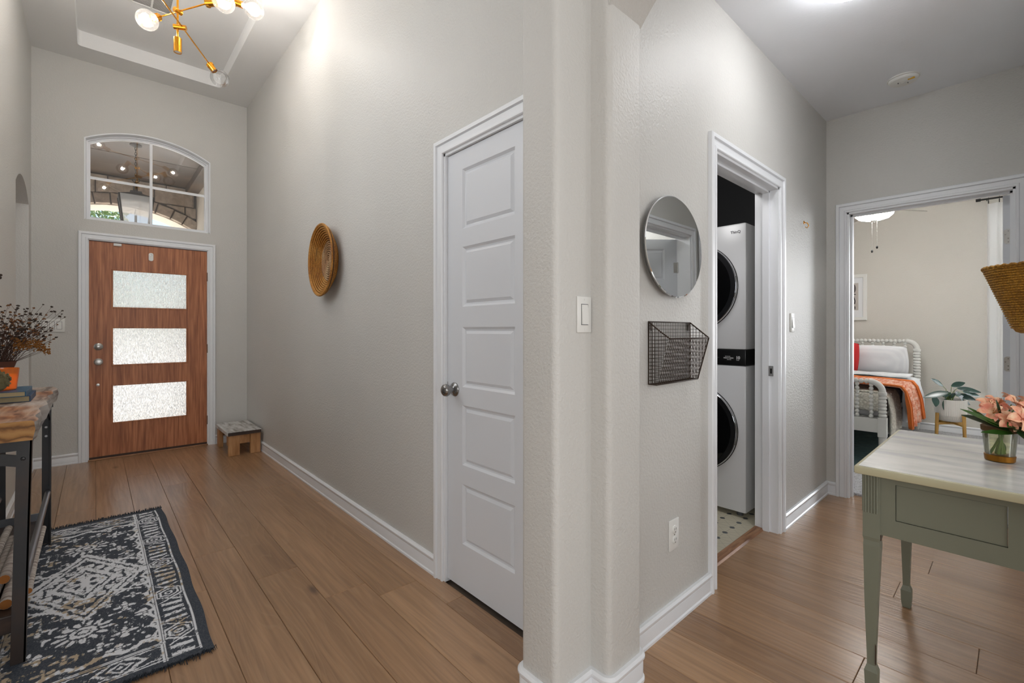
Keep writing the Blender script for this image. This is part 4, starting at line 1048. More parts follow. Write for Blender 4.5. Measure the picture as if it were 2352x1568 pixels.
MB().box((lx1 - .045, ly0 + .06, .125), (lx1 - .040, ly1 - .04, .155)).build('shelf_edge', 'darkwood', ct)
# birch logs: labels by size and place
def log(pts, r, label, sec=True):
    t_ = MB().tube(pts, r, 12).build('birch_log', 'birch', None, smooth=50); tag(t_, label, 'log', 'birch logs on the console shelf')
    for a, b in ((pts[0], pts[1]), (pts[-1], pts[-2])):
        d = (V(*a) - V(*b)).normalized(); rr_ = r if not isinstance(r, list) else (r[0] if a == pts[0] else r[-1])
        MB().cyl(V(*a), V(*a) + d * .0015, rr_ * .93, 12).build('cut_end', 'orangebrown', t_)
    return t_
log([(-.302, 2.62, .178), (-.296, 2.95, .176), (-.30, 3.3, .178)], [.026, .025, .024], 'thickest birch log on the shelf with a pale cut end')
log([(-.250, 2.56, .1702), (-.251, 2.8, .1702), (-.250, 3.2, .1695)], [.019, .019, .018], 'birch log lying under the others beside the front leg')
log([(-.268, 2.70, .2145), (-.266, 3.0, .2135), (-.268, 3.35, .212)], [.018, .019, .017], 'white birch log lying on top of the pile')
log([(-.345, 2.66, .174), (-.348, 3.2, .174)], [.022, .022], 'birch log against the wall side of the shelf')
log([(-.325, 2.75, .214), (-.322, 3.4, .210)], [.015, .014], 'slim birch log in the upper layer against the wall')
log([(-.1965, 2.63, .171), (-.200, 2.95, .178), (-.196, 3.34, .196)], [.0125, .012, .011], 'thin long birch stick poking out beside the shelf rail')

# ------------------------------------------------------------------ things on the console
def book(name, x0, x1, y0, y1, z, h, cover, label, rot=0):
    b = thing(name, label, 'book', ((x0 + x1) / 2, (y0 + y1) / 2, z), 'books on the console table')
    MB().bev((x0, y0, z), (x1, y1, z + .0025), .001).build('cover', cover, b)
    MB().bev((x0, y0, z + h - .0025), (x1, y1, z + h), .001).build('cover', cover, b)
    MB().bev((x1 - .004, y0, z + .001), (x1, y1, z + h - .001), .0015).build('spine', cover, b)
    MB().box((x0 + .003, y0 + .003, z + .0026), (x1 - .0042, y1 - .003, z + h - .0026)).build('pages', 'pages', b)
    return b
book('book', -.392, -.2165, 2.99, 3.25, .8805, .027, 'book2', 'navy cloth book, lower one of the two on the console')
book('book', -.394, -.228, 2.962, 3.235, .9080, .023, 'book1', 'blue cloth book lying on the navy book under the candle')
cd = thing('candle_holder', 'amber glass candle holder glowing orange on the books', 'candle', (-.312, 3.09, .9315))
MB().lathe([(0, 0), (.042, 0), (.046, .004), (.054, .098), (.0525, .098), (.0445, .007), (0, .006)], (-.312, 3.09, .9315), seg=32).build('glass_cup', 'amber', cd, smooth=40)
MB().lathe([(0, 0), (.0430, 0), (.0475, .062), (0, .062)], (-.312, 3.09, .9385), seg=28).build('wax', 'candle', cd, smooth=40)
# brown vase with dried stems
vz = .8805
dv = thing('dried_flower_vase', 'brown clay vase of dried seed-head stems on the console', 'vase', (-.345, 3.38, vz))
vc = V(-.345, 3.38, vz)
MB().lathe([(0, 0), (.042, 0), (.048, .03), (.050, .08), (.042, .110), (.040, .122), (.054, .167), (.050, .167), (.036, .12), (0, .115)], vc, seg=28).build('vase_body', 'terracotta', dv, smooth=40)
rd = random.Random(21)
stems = MB(); heads_d = MB(); heads_b = MB()
top = vc + V(0, 0, .16)
def head(c, mbx):
    r = rd.uniform(.0038, .0062); mbx.ball(c, r, 6, 4, (1, 1, .75))
    for q_ in range(3): mbx.ball(c + V(rd.uniform(-1, 1), rd.uniform(-1, 1), rd.uniform(-.6, .6)) * r, r * .5, 5, 3)
def spray(target, nh, mbx, curl=.02):
    p0 = top + V(rd.uniform(-.03, .03), rd.uniform(-.03, .03), -.03); p3 = V(*target)
    p1 = p0.lerp(p3, .35) + V(0, 0, .035); p2 = p0.lerp(p3, .7) + V(rd.uniform(-curl, curl), rd.uniform(-curl, curl), rd.uniform(0, curl))
    stems.tube([p0, p1, p2, p3], [.0016, .0013, .001, .0007], 4)
    head(p3, mbx)
    for k in range(nh):
        f = rd.uniform(.45, .95); b = p0.lerp(p3, f) + V(0, 0, .03 * (1 - f) * 2); c = b + V(rd.uniform(-.03, .03), rd.uniform(-.03, .03), rd.uniform(.01, .045))
        stems.tube([b, c], [.0008, .0006], 3); head(c, mbx)
# the fan of the bunch reaches toward +X/+Y (to the door) and up
for i in range(64):
    x = rd.uniform(-.405, -.16); 
    f = (x + .40) / .28
    z = rd.uniform(1.11, 1.335 - .04 * abs(f - .3)) - max(0, f - .7) * .05
    spray((x, 3.38 + rd.uniform(-.12, .14), z), 4, heads_d if rd.random() < .55 else heads_b)
for tgt in ((-.158, 3.40, 1.30), (-.14, 3.40, 1.275), (-.128, 3.38, 1.305), (-.17, 3.42, 1.325), (-.17, 3.36, 1.20), (-.15, 3.34, 1.165), (-.20, 3.40, 1.335), (-.12, 3.40, 1.272)): spray(tgt, 3, heads_d, .008)
stems.build('stem', 'stem', dv)
tag(heads_d.build('seed_head', 'seeddark', dv), kind='stuff'); tag(heads_b.build('seed_head', 'seedbrown', dv), kind='stuff')
gf = MB()
for i in range(420):
    f = rd.random(); c = V(-.300 + .128 * f, 3.34 + rd.uniform(-.03, .03), 1.125 + .02 * math.sin(f * 3) - .03 * f + rd.gauss(0, .016) * (1 - .3 * f)); gf.ball(c, rd.uniform(.0022, .0042), 5, 3)
tag(gf.build('seed_cluster', 'goldflower', dv), kind='stuff'); 
mb = MB()
for i in range(10): mb.tube([top + V(0, 0, -.02), V(-.28 + .011 * i, 3.35, 1.11 + rd.uniform(-.02, .02))], [.0015, .0008], 4)
mb.build('cluster_stalk', 'stem', dv)
# one taller sprig at the frame edge
mb = MB(); mb.tube([top, (-.355, 3.33, 1.3), (-.345, 3.3, 1.45)], [.0015, .001, .0008], 4); mb.ball((-.342, 3.3, 1.455), .008, 6, 4); mb.ball((-.338, 3.3, 1.468), .006, 6, 4); mb.build('tall_sprig', 'seeddark', dv)
# dried moss ball
dm = thing('dried_moss', 'grey-green clump of dried moss at the front of the console books', 'dried plant', (-.31, 2.985, .931))
mb = MB()
for i in range(320):
    th = rd.uniform(0, 2 * PI); ph = rd.uniform(0, PI); r = .040 * rd.uniform(.6, 1.05)
    mb.ball(V(-.316, 2.99, .982) + V(math.sin(ph) * math.cos(th) * r, math.sin(ph) * math.sin(th) * r * .8, math.cos(ph) * r * 1.0), rd.uniform(.003, .006), 5, 3)
mb.ball((-.316, 2.99, .978), .035, 14, 8, (1, .8, 1.25)); mb.build('tuft', 'moss', dm)

# ------------------------------------------------------------------ wall plates
def switch_plate(name, label, gangs, frame, w=.071, h=.117, cat='light switch', sc=1.0):
    """frame(u, v, d) -> world: u across, v up, d out of the wall; built round (0, 0)"""
    t = thing(name, label, cat, frame(0, 0, 0)); W_ = w + .046 * (gangs - 1)
    def bx(mb, a, b):
        P = [frame(x, y, z) for x in (a[0], b[0]) for y in (a[1], b[1]) for z in (a[2], b[2])]
        mb.box([min(p[i] for p in P) for i in range(3)], [max(p[i] for p in P) for i in range(3)]); return mb
    P = [frame(-W_ / 2, -h / 2, 0), frame(W_ / 2, h / 2, .006)]
    MB().bev([min(p[i] for p in P) for i in range(3)], [max(p[i] for p in P) for i in range(3)], .0028).build('cover_plate', 'plastic', t, smooth=40)
    for g in range(gangs):
        u = (g - (gangs - 1) / 2) * .046
        bx(MB(), (u - .0175, -.034, .0061), (u + .0175, .034, .0066)).build('rocker_gap', 'greyprint', t)
        # tilted rocker
        a, b, c_ = .0155, .032, .0066
        pts = [(u - a, -b, .0066), (u + a, -b, .0066), (u + a, b, .0066), (u - a, b, .0066), (u - a, -b, .0125), (u + a, -b, .0125), (u + a, b, .0072), (u - a, b, .0072)]
        MB().add([frame(*p) for p in pts], [(0, 1, 2, 3), (4, 5, 6, 7), (0, 1, 5, 4), (1, 2, 6, 5), (2, 3, 7, 6), (3, 0, 4, 7)]).build('rocker', 'plastic', t)
        for v in (-.048, .048):
            f0, f1 = frame(u, v, .006), frame(u, v, .0072); MB().cyl(f0, f1, .003, 10).build('screw', 'plastic', t)
    return t
switch_plate('light_switch', 'single white rocker switch on the pillar between foyer and hall', 1, lambda u, v, d: (1.1735 + u, .95 - d, 1.252 + v))
switch_plate('light_switch', 'white triple switch plate beside the front door behind the dried stems', 3, lambda u, v, d: (-.283 + u, YF - d, 1.246 + v))
switch_plate('light_switch', 'white switch on the hall wall between laundry and bedroom doors', 1, lambda u, v, d: (3.235 + u, YH - d, 1.25 + v))
ou = thing('power_outlet', 'white double outlet low on the wall under the wire basket', 'outlet', (1.76, YH, .364))
MB().bev((1.722, YH - .006, .302), (1.798, YH, .426), .0025).build('cover_plate', 'plastic', ou, smooth=40)
for z in (.385, .343):
    so = MB().lathe([(0, 0), (.0175, 0), (.0175, .003), (.016, .0042), (0, .0042)], (1.76, YH - .006, z), (0, -1, 0), 20).build('socket', 'plastic', ou, smooth=40)
    mb = MB()
    for dx in (-.0065, .0065): mb.box((1.76 + dx - .001, YH - .0106, z - .001), (1.76 + dx + .001, YH - .0100, z + .008))
    mb.cyl((1.76, YH - .0100, z - .009), (1.76, YH - .0106, z - .009), .0022, 8); mb.build('slot', 'hole', so)
MB().cyl((1.76, YH - .006, .364), (1.76, YH - .0075, .364), .003, 10).build('screw', 'nickel', ou)
hk = thing('wall_hook', 'tiny brass hook on the wall above the hall switch', 'hook', (3.475, YH, 1.90))
mb = MB(); mb.lathe([(0, 0), (.012, 0), (.010, .003), (0, .004)], (3.475, YH, 1.915), (0, -1, 0), 14); mb.build('plate', 'brass', hk, smooth=40)
mb = MB(); mb.tube([(3.475, YH - .003, 1.915), (3.475, YH - .02, 1.908), (3.475, YH - .027, 1.89), (3.475, YH - .018, 1.876), (3.475, YH - .008, 1.885)], .0028, 8); mb.build('hook_arm', 'brass', hk, smooth=60)

# ------------------------------------------------------------------ round mirror
mi_ = thing('wall_mirror', 'round frameless mirror on the hall wall above the wire basket', 'mirror', (0, 0, 0))
mc = V(1.727, YH - .028, 1.535)
mb = MB(); RXm, RZm = .226, .202
def mring(f, y, n=96): return [(math.cos(2 * PI * k / n) * RXm * f, y, math.sin(2 * PI * k / n) * RZm * f) for k in range(n)]
def loft(mb, rings, cap0=True, cap1=True):
    n = len(rings[0]); vs = [p for r in rings for p in r]; fs = [(i * n + k, i * n + (k + 1) % n, (i + 1) * n + (k + 1) % n, (i + 1) * n + k) for i in range(len(rings) - 1) for k in range(n)]
    if cap0: fs.append(tuple(range(n)))
    if cap1: fs.append(tuple((len(rings) - 1) * n + k for k in reversed(range(n))))
    return mb.add(vs, fs)
loft(MB(), [mring(.982, -.0025)], True, False).build('mirror_face', 'mirror', mi_)
loft(MB(), [mring(.982, -.0025), mring(1.0, -.0005)], False, False).build('bevelled_edge', 'mirror', mi_)
loft(MB(), [mring(1.0, -.0005), mring(1.0, .004), mring(.95, .006)], False, True).build('backing', 'darknickel', mi_, smooth=30)
loft(MB(), [mring(.5, .0061), mring(.5, .022)], True, True).build('mount', 'black', mi_)
mi_.location = mc; mi_.rotation_euler = (math.radians(-.45), math.radians(6), 0)

# ------------------------------------------------------------------ wire letter basket
wb_ = thing('wire_basket', 'rusty wire mesh letter basket on the wall under the mirror', 'basket', (1.73, YH, 1.11))
bx0, bx1, bz0, bz1 = 1.568, 1.897, .995, 1.234; yB = YH - .004; fz = 1.170
dF, dB = .082, .034        # depth at the top of the front, at the bottom
def front(u, v):           # u across 0..1, v up 0..1 of the front face
    return V(bx0 + (bx1 - bx0) * u, yB - (dB + (dF - dB) * v), bz0 + (fz - bz0) * v)
rw = .0028
mb = MB(); mb.tube([(bx0, yB, bz0), (bx0, yB, bz1), (bx1, yB, bz1), (bx1, yB, bz0)], rw, 6, closed=True)
mb.tube([(bx0, yB, bz1), (bx0 + .0, yB - .045, bz1 - .035), front(.03, 1), front(.06, 1), front(.98, 1), front(1, 1), (bx1, yB, bz1)], rw, 6)
mb.tube([(bx0, yB, bz0), front(0, 0), front(1, 0), (bx1, yB, bz0)], rw, 6); mb.tube([front(1, 0), front(1, 1)], rw, 6)
mb.build('rim_wire', 'wirem', wb_, smooth=60)
tw = .0011
mb = MB(); n = 24
for i in range(1, n):
    x = bx0 + (bx1 - bx0) * i / n; mb.tube([(x, yB, bz0), (x, yB, bz1)], tw, 4, caps=False)
for j in range(1, 17):
    z = bz0 + (bz1 - bz0) * j / 17; mb.tube([(bx0, yB, z), (bx1, yB, z)], tw, 4, caps=False)
mb.build('back_mesh', 'wirem', wb_)
mb = MB()
for i in range(1, n): mb.tube([(bx0 + (bx1 - bx0) * i / n, yB, bz0), front(i / n, 0), front(i / n, 1)], tw, 4, caps=False)
for j in range(1, 13): mb.tube([front(0, j / 13), front(1, j / 13)], tw, 4, caps=False)
for j in range(1, 3): mb.tube([(bx0, yB - dB * j / 3, bz0), (bx1, yB - dB * j / 3, bz0)], tw, 4, caps=False)
mb.build('front_mesh', 'wirem', wb_)
for u in (0, 1):
    mb = MB(); x = bx0 if u == 0 else bx1
    for j in range(1, 17):
        z = bz0 + (bz1 - bz0) * j / 17; v = (z - bz0) / (fz - bz0)
        dep = (dB + (dF - dB) * v) if v <= 1 else dF * (bz1 - z) / (bz1 - fz)
        mb.tube([(x, yB, z), (x, yB - dep, z)], tw, 4, caps=False)
    for j in range(1, 6):
        y = dF * j / 6; zlo = bz0 if y < dB else bz0 + (fz - bz0) * (y - dB) / (dF - dB); zhi = bz1 - (bz1 - fz) * y / dF
        mb.tube([(x, yB - y, zlo), (x, yB - y, zhi)], tw, 4, caps=False)
    mb.build('side_mesh', 'wirem', wb_)
for x in (bx0 + .012, bx1 - .022):
    MB().prism([(x - .006, bz1 - .035), (x + .006, bz1 - .035), (x + .008, bz1 - .012), (x + .004, bz1 - .002), (x - .004, bz1 - .002), (x - .008, bz1 - .012)], yB - .006, yB - .0035, 1).build('hanging_tab', 'wirem', wb_)

# ------------------------------------------------------------------ stacked washer and dryer
wd = thing('laundry_tower', 'white stacked washer and dryer tower with black round doors', 'washer dryer', (3.43, 1.5, 0))
mx0, mx1, my0, my1 = 3.053, 3.80, 1.160, 1.860
mb = MB().bev((mx0, my0, .035), (mx1, my1, .975), .012); mb.build('washer_body', 'applwhite', wd, smooth=40)
MB().bev((mx0, my0, 1.078), (mx1, my1, 1.888), .012).build('dryer_body', 'applwhite', wd, smooth=40)
MB().bev((mx0 - .001, my0 + .001, .9755), (mx0 + .3, my1 - .001, 1.0775), .006).build('control_panel', 'blackpl', wd, smooth=40)
MB().box((mx0 + .3, my0 + .002, .975), (mx1, my1 - .002, 1.078)).build('rear_panel', 'applwhite', wd)
for y in (my0 + .06, my1 - .06):
    for x in (mx0 + .06, mx1 - .06): MB().cyl((x, y, .002), (x, y, .037), .02, 12).build('foot', 'greyprint', wd)
for zc_ in (1.489, .547):
    c = V(mx0, 1.497, zc_)
    dr = MB().lathe([(.287, 0), (.290, .014), (.287, .026), (.284, .029)], c, (-1, 0, 0), 72).lathe([(.284, .029), (.2795, .026), (.2795, .020)], c, (-1, 0, 0), 72).build('door_ring', 'chrome', wd, smooth=50)
    MB().lathe([(0, .040), (.14, .037), (.23, .033), (.280, .024)], c, (-1, 0, 0), 64).build('door_glass', 'blackglass', wd, smooth=60)
    MB().lathe([(.290, 0), (.2935, .010), (.2895, .013)], c, (-1, 0, 0), 72).build('door_gasket', 'blackpl', wd, smooth=50)
    MB().tube([(mx0 - .022, 1.497 - .2885 * math.cos(math.radians(t)), zc_ + .2885 * math.sin(math.radians(t))) for t in range(-16, 13, 2)], .0035, 8).build('door_grip', 'darknickel', wd, smooth=60)
def text(s, loc, size, m, rot, name='lettering', parent=None, ext=.0006, align='LEFT', bold=0):
    cu = bpy.data.curves.new(name, 'FONT'); cu.body = s; cu.size = size; cu.extrude = ext; cu.align_x = align; cu.offset = bold; cu.resolution_u = 3
    tmp = bpy.data.objects.new('tmp', cu); COL.objects.link(tmp)
    dg = bpy.context.evaluated_depsgraph_get(); dg.update()
    me = bpy.data.meshes.new_from_object(tmp.evaluated_get(dg)); bpy.data.objects.remove(tmp)
    me.materials.clear(); me.materials.append(M[m]); o = bpy.data.objects.new(name, me); COL.objects.link(o)
    o.location = V(*loc) - (wloc(parent) if parent else V(0, 0, 0)); o.rotation_euler = rot
    if parent: o.parent = parent
    return o
RT = (PI / 2, 0, -PI / 2)   # reads along -Y, faces -X
text('ThinQ', (mx0 - .0008, 1.256, 1.826), .024, 'greyprint', RT, parent=wd, bold=.0004)
text('10', (mx0 - .0022, 1.222, 1.017), .026, 'whiteprint', RT, parent=wd, bold=.0012)
text('YEAR', (mx0 - .0022, 1.220, 1.007), .008, 'whiteprint', RT, parent=wd)
text('INVERTER', (mx0 - .0022, 1.290, 1.030), .0075, 'whiteprint', RT, parent=wd)
text('DIRECT DRIVE', (mx0 - .0022, 1.300, 1.019), .0098, 'whiteprint', RT, parent=wd, bold=.0004)
text('MOTOR', (mx0 - .0022, 1.278, 1.009), .0075, 'whiteprint', RT, parent=wd)
text('TurboWash', (mx0 - .0022, 1.372, 1.021), .009, 'greyprint', RT, parent=wd)
MB().box((mx0 - .0018, 1.375, 1.0295), (mx0 - .0012, 1.62, 1.0305)).build('display_line', 'greyprint', wd)

# ------------------------------------------------------------------ ceiling fixtures in the hall
hl = thing('ceiling_light', 'frosted dome ceiling light in the hall, just in view at the top', 'ceiling light', (2.385, .46, HH))
MB().lathe([(0, 0), (.17, 0), (.17, -.022), (.160, -.026), (0, -.026)], (2.385, .46, HH), seg=48).build('fitting', 'plastic', hl, smooth=40)
MB().lathe([(.155, -.026), (.158, -.036), (.14, -.058), (.10, -.074), (.05, -.083), (0, -.085)], (2.385, .46, HH), seg=48).build('dome', 'diffuser', hl, smooth=60)
sd = thing('smoke_detector', 'round white smoke detector with a yellow label on the hall ceiling', 'smoke detector', (3.66, .474, HH))
c = (3.66, .474, HH)
MB().lathe([(0, 0), (.078, 0), (.078, -.007), (.074, -.009), (0, -.009)], c, seg=40).build('base', 'plastic', sd, smooth=40)
MB().lathe([(.072, -.009), (.072, -.014), (.066, -.023), (.05, -.027), (0, -.029)], c, seg=40).build('cover', 'plastic', sd, smooth=40)
MB().lathe([(0, -.029), (.012, -.029), (.011, -.032), (0, -.032)], c, seg=16).build('test_button', 'plastic', sd, smooth=40)
MB().box((3.66 - .034, .474 - .056, HH - .0282), (3.66 - .018, .474 - .024, HH - .0240)).build('label', 'yellowlabel', sd)
for dx, dy in ((-.02, .02), (.01, -.022)): MB().box((3.66 + dx, .474 + dy, HH - .0302), (3.66 + dx + .012, .474 + dy + .005, HH - .0275)).build('vent_slot', 'greyprint', sd)
# ------------------------------------------------------------------ bedroom
fn = thing('ceiling_fan', 'ceiling fan with a bright bowl light and two pull chains in the bedroom', 'ceiling fan', (5.93, 1.0, HH))
fx, fy = 5.93, 1.0; FZ = HH - .055
MB().lathe([(0, 0), (.07, 0), (.06, -.04), (.014, -.05), (.014, -.18), (.10, -.19), (.115, -.22), (.11, -.285), (.06, -.305), (.05, -.335), (0, -.335)], (fx, fy, HH), seg=32).build('motor', 'plastic', fn, smooth=40)
MB().lathe([(.05, -.27), (.162, -.285), (.156, -.305), (.125, -.335), (.07, -.352), (.03, -.356), (0, -.357)], (fx, fy, FZ), seg=40).build('bowl', 'fanbowl', fn, smooth=60)
MB().lathe([(0, -.352), (.03, -.353), (.028, -.362), (.012, -.370), (.008, -.38), (0, -.382)], (fx, fy, FZ), seg=20).build('finial', 'nickel', fn, smooth=40)
for k in range(5):
    a = math.radians(-35 + 72 * k); ca, sa = math.cos(a), math.sin(a)
    def F_(r, w, z): return V(fx + ca * r - sa * w, fy + sa * r + ca * w, FZ + z)
    pts = [(.17, -.04), (.30, -.065), (.50, -.068), (.56, -.055), (.58, -.02), (.58, .02), (.56, .055), (.50, .068), (.30, .065), (.17, .04)]
    mb = MB(); L = len(pts)
    mb.add([F_(r, w, -.235 + w * .32) for r, w in pts] + [F_(r, w, -.242 + w * .32) for r, w in pts], [tuple(range(L)), tuple(reversed(range(L, 2 * L)))] + [(i, (i + 1) % L, (i + 1) % L + L, i + L) for i in range(L)])
    bl = mb.build('blade', 'blade', fn)
    MB().tube([F_(.09, 0, -.21), F_(.14, 0, -.23), F_(.24, 0, -.232)], .009, 8).build('blade_iron', 'nickel', bl)
for dx, dy, zb, nm in ((.012, .018, 2.03, 0), (.0, -.025, 2.065, 1)):
    mb = MB(); z = FZ - .36
    while z > zb: mb.ball((fx + dx, fy + dy, z), .0032, 5, 3); z -= .0085
    pc_ = mb.build('pull_chain', 'nickel', fn); MB().lathe([(0, .018), (.007, .012), (.010, 0), (.007, -.012), (0, -.016)], (fx + dx, fy + dy, zb - .012), seg=10).build('pull_knob', 'black', pc_, smooth=60)

# framed print
fp = thing('framed_print', 'white framed black and white print on the bedroom wall', 'picture', (BX, 1.54, 1.63))
py0, py1, pz0, pz1 = 1.322, 1.772, 1.336, 1.934
mb = MB(); mould(mb, [(BX, py1, pz0), (BX, py1, pz1), (BX, py0, pz1), (BX, py0, pz0)], (-1, 0, 0), [(0, 0), (0, .022), (-.003, .025), (-.037, .025), (-.04, .022), (-.04, 0)], closed=True); mb.build('frame', 'plastic', fp)
MB().box((BX - .010, py0 + .03, pz0 + .03), (BX - .006, py1 - .03, pz1 - .03)).build('mat_board', 'whitefab', fp)
M['artpaper'] = plain('print_paper', srgb(190, 184, 178), .8)
MB().box((BX - .0112, 1.412, 1.468), (BX - .0100, 1.682, 1.824)).build('print', 'artpaper', fp)
M['ink'] = plain('print_ink', srgb(34, 32, 32), .8); M['inkgrey'] = plain('print_ink_grey', srgb(96, 90, 86), .8)
def flat(poly, m, nm='print_mark'): MB().prism(poly, BX - .0120, BX - .0114, 0).build(nm, m, fp)
def ell(cy, cz_, ry, rz, n=14): return [(cy + ry * math.cos(2 * PI * k / n), cz_ + rz * math.sin(2 * PI * k / n)) for k in range(n)]
flat(ell(1.465, 1.752, .027, .060), 'inkgrey')
def stroke(pts, w):
    L_ = [];R_ = []
    for i, p in enumerate(pts):
        a = pts[max(i - 1, 0)]; b = pts[min(i + 1, len(pts) - 1)]; d = V(b[0] - a[0], b[1] - a[1], 0).normalized(); L_.append((p[0] - d.y * w, p[1] + d.x * w)); R_.append((p[0] + d.y * w, p[1] - d.x * w))
    return L_ + R_[::-1]
flat(stroke([(1.440, 1.675), (1.458, 1.680), (1.468, 1.665), (1.458, 1.63), (1.448, 1.59), (1.452, 1.55)], .0055), 'ink')
rk = random.Random(4)
for i in range(26):
    y = rk.uniform(1.47, 1.66); z = rk.uniform(1.55, 1.80); flat([(y + rk.uniform(.004, .013) * math.cos(t * 1.26), z + rk.uniform(.005, .016) * math.sin(t * 1.26)) for t in range(5)], 'ink' if rk.random() < .7 else 'inkgrey')
for i in range(9): y = 1.445 + i * .026; flat([(y, 1.478), (y + .007, 1.478), (y + .010, 1.52), (y - .002, 1.515)], 'ink')

# ------------------------------------------------------------------ spool bed
bd = thing('spool_bed', 'white twin spool bed with turned headboard and footboard', 'bed', (6.2, 1.33, 0))
def bead(p0, p1, r, pitch, seg=12, rmin=.55):
    """string of turned beads from p0 to p1"""
    p0 = V(*p0); p1 = V(*p1); L = (p1 - p0).length; n = max(1, round(L / pitch)); prof = []
    for i in range(n):
        h = L / n
        for t in (0, .12, .3, .5, .7, .88): prof.append((r * (rmin + (1 - rmin) * math.sin(PI * max(.0, min(1, t))) ** .7) if t else r * rmin, (i + t) * h))
    prof.append((r * rmin, L)); mb = MB(); mb.lathe(prof, p0, p1 - p0, seg); return mb
YR_, YL_ = .815, 1.845
def board(X, ztop, zblk, zrail0, zrail1, rp, rt, nsp, zfoot):
    R_ = .095
    for Y, s in ((YR_, 1), (YL_, -1)):
        bead((X, Y, zblk), (X, Y, ztop - R_), rp, rp * .95, 14, .62).build('post', 'spool', bd, smooth=50)
        MB().bev((X - .032, Y - .032, zrail0 - .035), (X + .032, Y + .032, zblk), .004).build('post_block', 'spool', bd)
        MB().lathe([(.0, 0), (.018, 0), (.028, .05), (.03, zrail0 - .048)], (X, Y, .0245), seg=14).build('foot', 'spool', bd, smooth=50)
        pts = [(X, Y + s * R_ - s * R_ * math.cos(math.radians(t)), ztop - R_ + R_ * math.sin(math.radians(t))) for t in range(0, 91, 9)]
        MB().tube(pts, rp * .78, 14).build('corner', 'spool', bd, smooth=60)
        MB().lathe([(rp, 0), (rp, .012), (rp * .8, .018)], (X, Y, ztop - R_ - .012), seg=14).build('collar', 'spool', bd, smooth=40)
    bead((X, YR_ + R_, ztop), (X, YL_ - R_, ztop), rt, rt * 1.7, 14, .38).build('top_rail', 'spool', bd, smooth=50)
    MB().bev((X - .014, YR_ + .03, zrail0), (X + .014, YL_ - .03, zrail1), .003).build('lower_rail', 'spool', bd)
    for k in range(nsp):
        Y = YR_ + (.107 if X > 6 else .082) + k * .104
        if Y < YL_ - .07:
            bead((X, Y, zrail1), (X, Y, ztop - rt * .5), .0175, .034, 10, .42).build('spindle', 'spool', bd, smooth=50)
board(7.25, 1.072, .40, .27, .39, .036, .0245, 9, .25)
board(5.20, .742, .425, .285, .41, .032, .0235, 9, .25)
for Y in (YR_, YL_): MB().bev((5.23, Y - .012, .25), (7.22, Y + .012, .40), .003).build('side_rail', 'spool', bd)
def softbox(x0, y0, z0, x1, y1, z1, r, wob=.006, seed=0, n=(20, 12)):
    """rounded cushion-like block"""
    bm = bmesh.new(); bmesh.ops.create_cube(bm, size=1)
    for v in bm.verts: v.co = V((x0 + x1) / 2 + v.co.x * (x1 - x0), (y0 + y1) / 2 + v.co.y * (y1 - y0), (z0 + z1) / 2 + v.co.z * (z1 - z0))
    bmesh.ops.bevel(bm, geom=list(bm.edges), offset=r, segments=4, profile=.5, affect='EDGES')
    bmesh.ops.subdivide_edges(bm, edges=[e for e in bm.edges if e.calc_length() > .12], cuts=7, use_grid_fill=True)
    for v in bm.verts: v.co += V(mnoise.noise(v.co * 6 + V(seed, 0, 0)), mnoise.noise(v.co * 6 + V(0, seed + 3, 0)), mnoise.noise(v.co * 7 + V(0, 0, seed + 9))) * wob
    bm.verts.ensure_lookup_table(); mb = MB(); mb.add([v.co[:] for v in bm.verts], [[v.index for v in f.verts] for f in bm.faces]); bm.free(); return mb
tag(softbox(5.285, .842, .41, 7.205, 1.818, .600, .04, .004).build('mattress', 'mattress', smooth=60), 'grey mattress on the white spool bed', 'mattress')
def cloth(x0, x1, zt_, yl, yr, hang_r, hang_l=.15, r=.05, th=.014, fold=.006, seed=0, nx=40, skew=0., foot=None, bias=0.):
    """cloth laid across the bed and hanging at the sides; hang_r at the near side (low Y)"""
    def fn(u, v):
        x = x0 + (x1 - x0) * u
        Lr = hang_r if not callable(hang_r) else hang_r(u)
        tot = Lr + (yl - yr) + hang_l; s = v * tot
        if s < Lr:      # near side, hanging
            y = yr; z = zt_ - (Lr - s); k = (Lr - s)
            if k < r: a = (1 - k / r) * PI / 2; y = yr + r * (1 - math.cos(a)) * .7; z = zt_ - r * (1 - math.sin(a))
            y -= .02 * min(1, k / .2) + fold * 2.2 * math.sin(u * 19 + seed) * min(1, k / .15)
            x += (skew(u) if callable(skew) else skew) * k
        elif s < Lr + yl - yr: y = yr + (s - Lr); z = zt_
        else: k = s - Lr - (yl - yr); y = yl + .015; z = zt_ - k
        if s >= Lr and s < Lr + r: f = (s - Lr) / r; z = zt_ - r * .18 * (1 - f) ** 2
        z += fold * mnoise.noise(V(x * 7, y * 5, seed)) + .02 * math.sin(PI * min(1, max(0, (y - yr) / (yl - yr)))) * (1 if Lr <= s <= Lr + yl - yr else 0)
        return (x, y, z)
    mb = MB(); mb.grid(fn, nx, 46); return mb
tag(cloth(5.262, 5.74, .630, 1.868, .790, lambda u: .40 - .04 * u, fold=.005, seed=2).build('blanket', 'knit', smooth=60, thick=.014), 'cream knitted blanket across the foot of the bed', 'blanket')
bk = bpy.data.objects['blanket']
def ff(u, v): return (5.262 - .010 * math.sin(u * 15) ** 2 - .012 * math.sin(PI * v), .80 + 1.05 * u, .465 + .160 * v - .018 * u + .008 * math.sin(u * 9))
MB().grid(ff, 60, 8).build('foot_drape', 'knit', bk, smooth=60, thick=.012)
tag(cloth(6.02, 7.02, .640, 1.885, .765, lambda u: .36 + .05 * math.sin(u * 2.6), fold=.012, seed=5).build('duvet', 'whitefab', smooth=60, thick=.03), 'white duvet spread over the upper half of the bed', 'duvet')
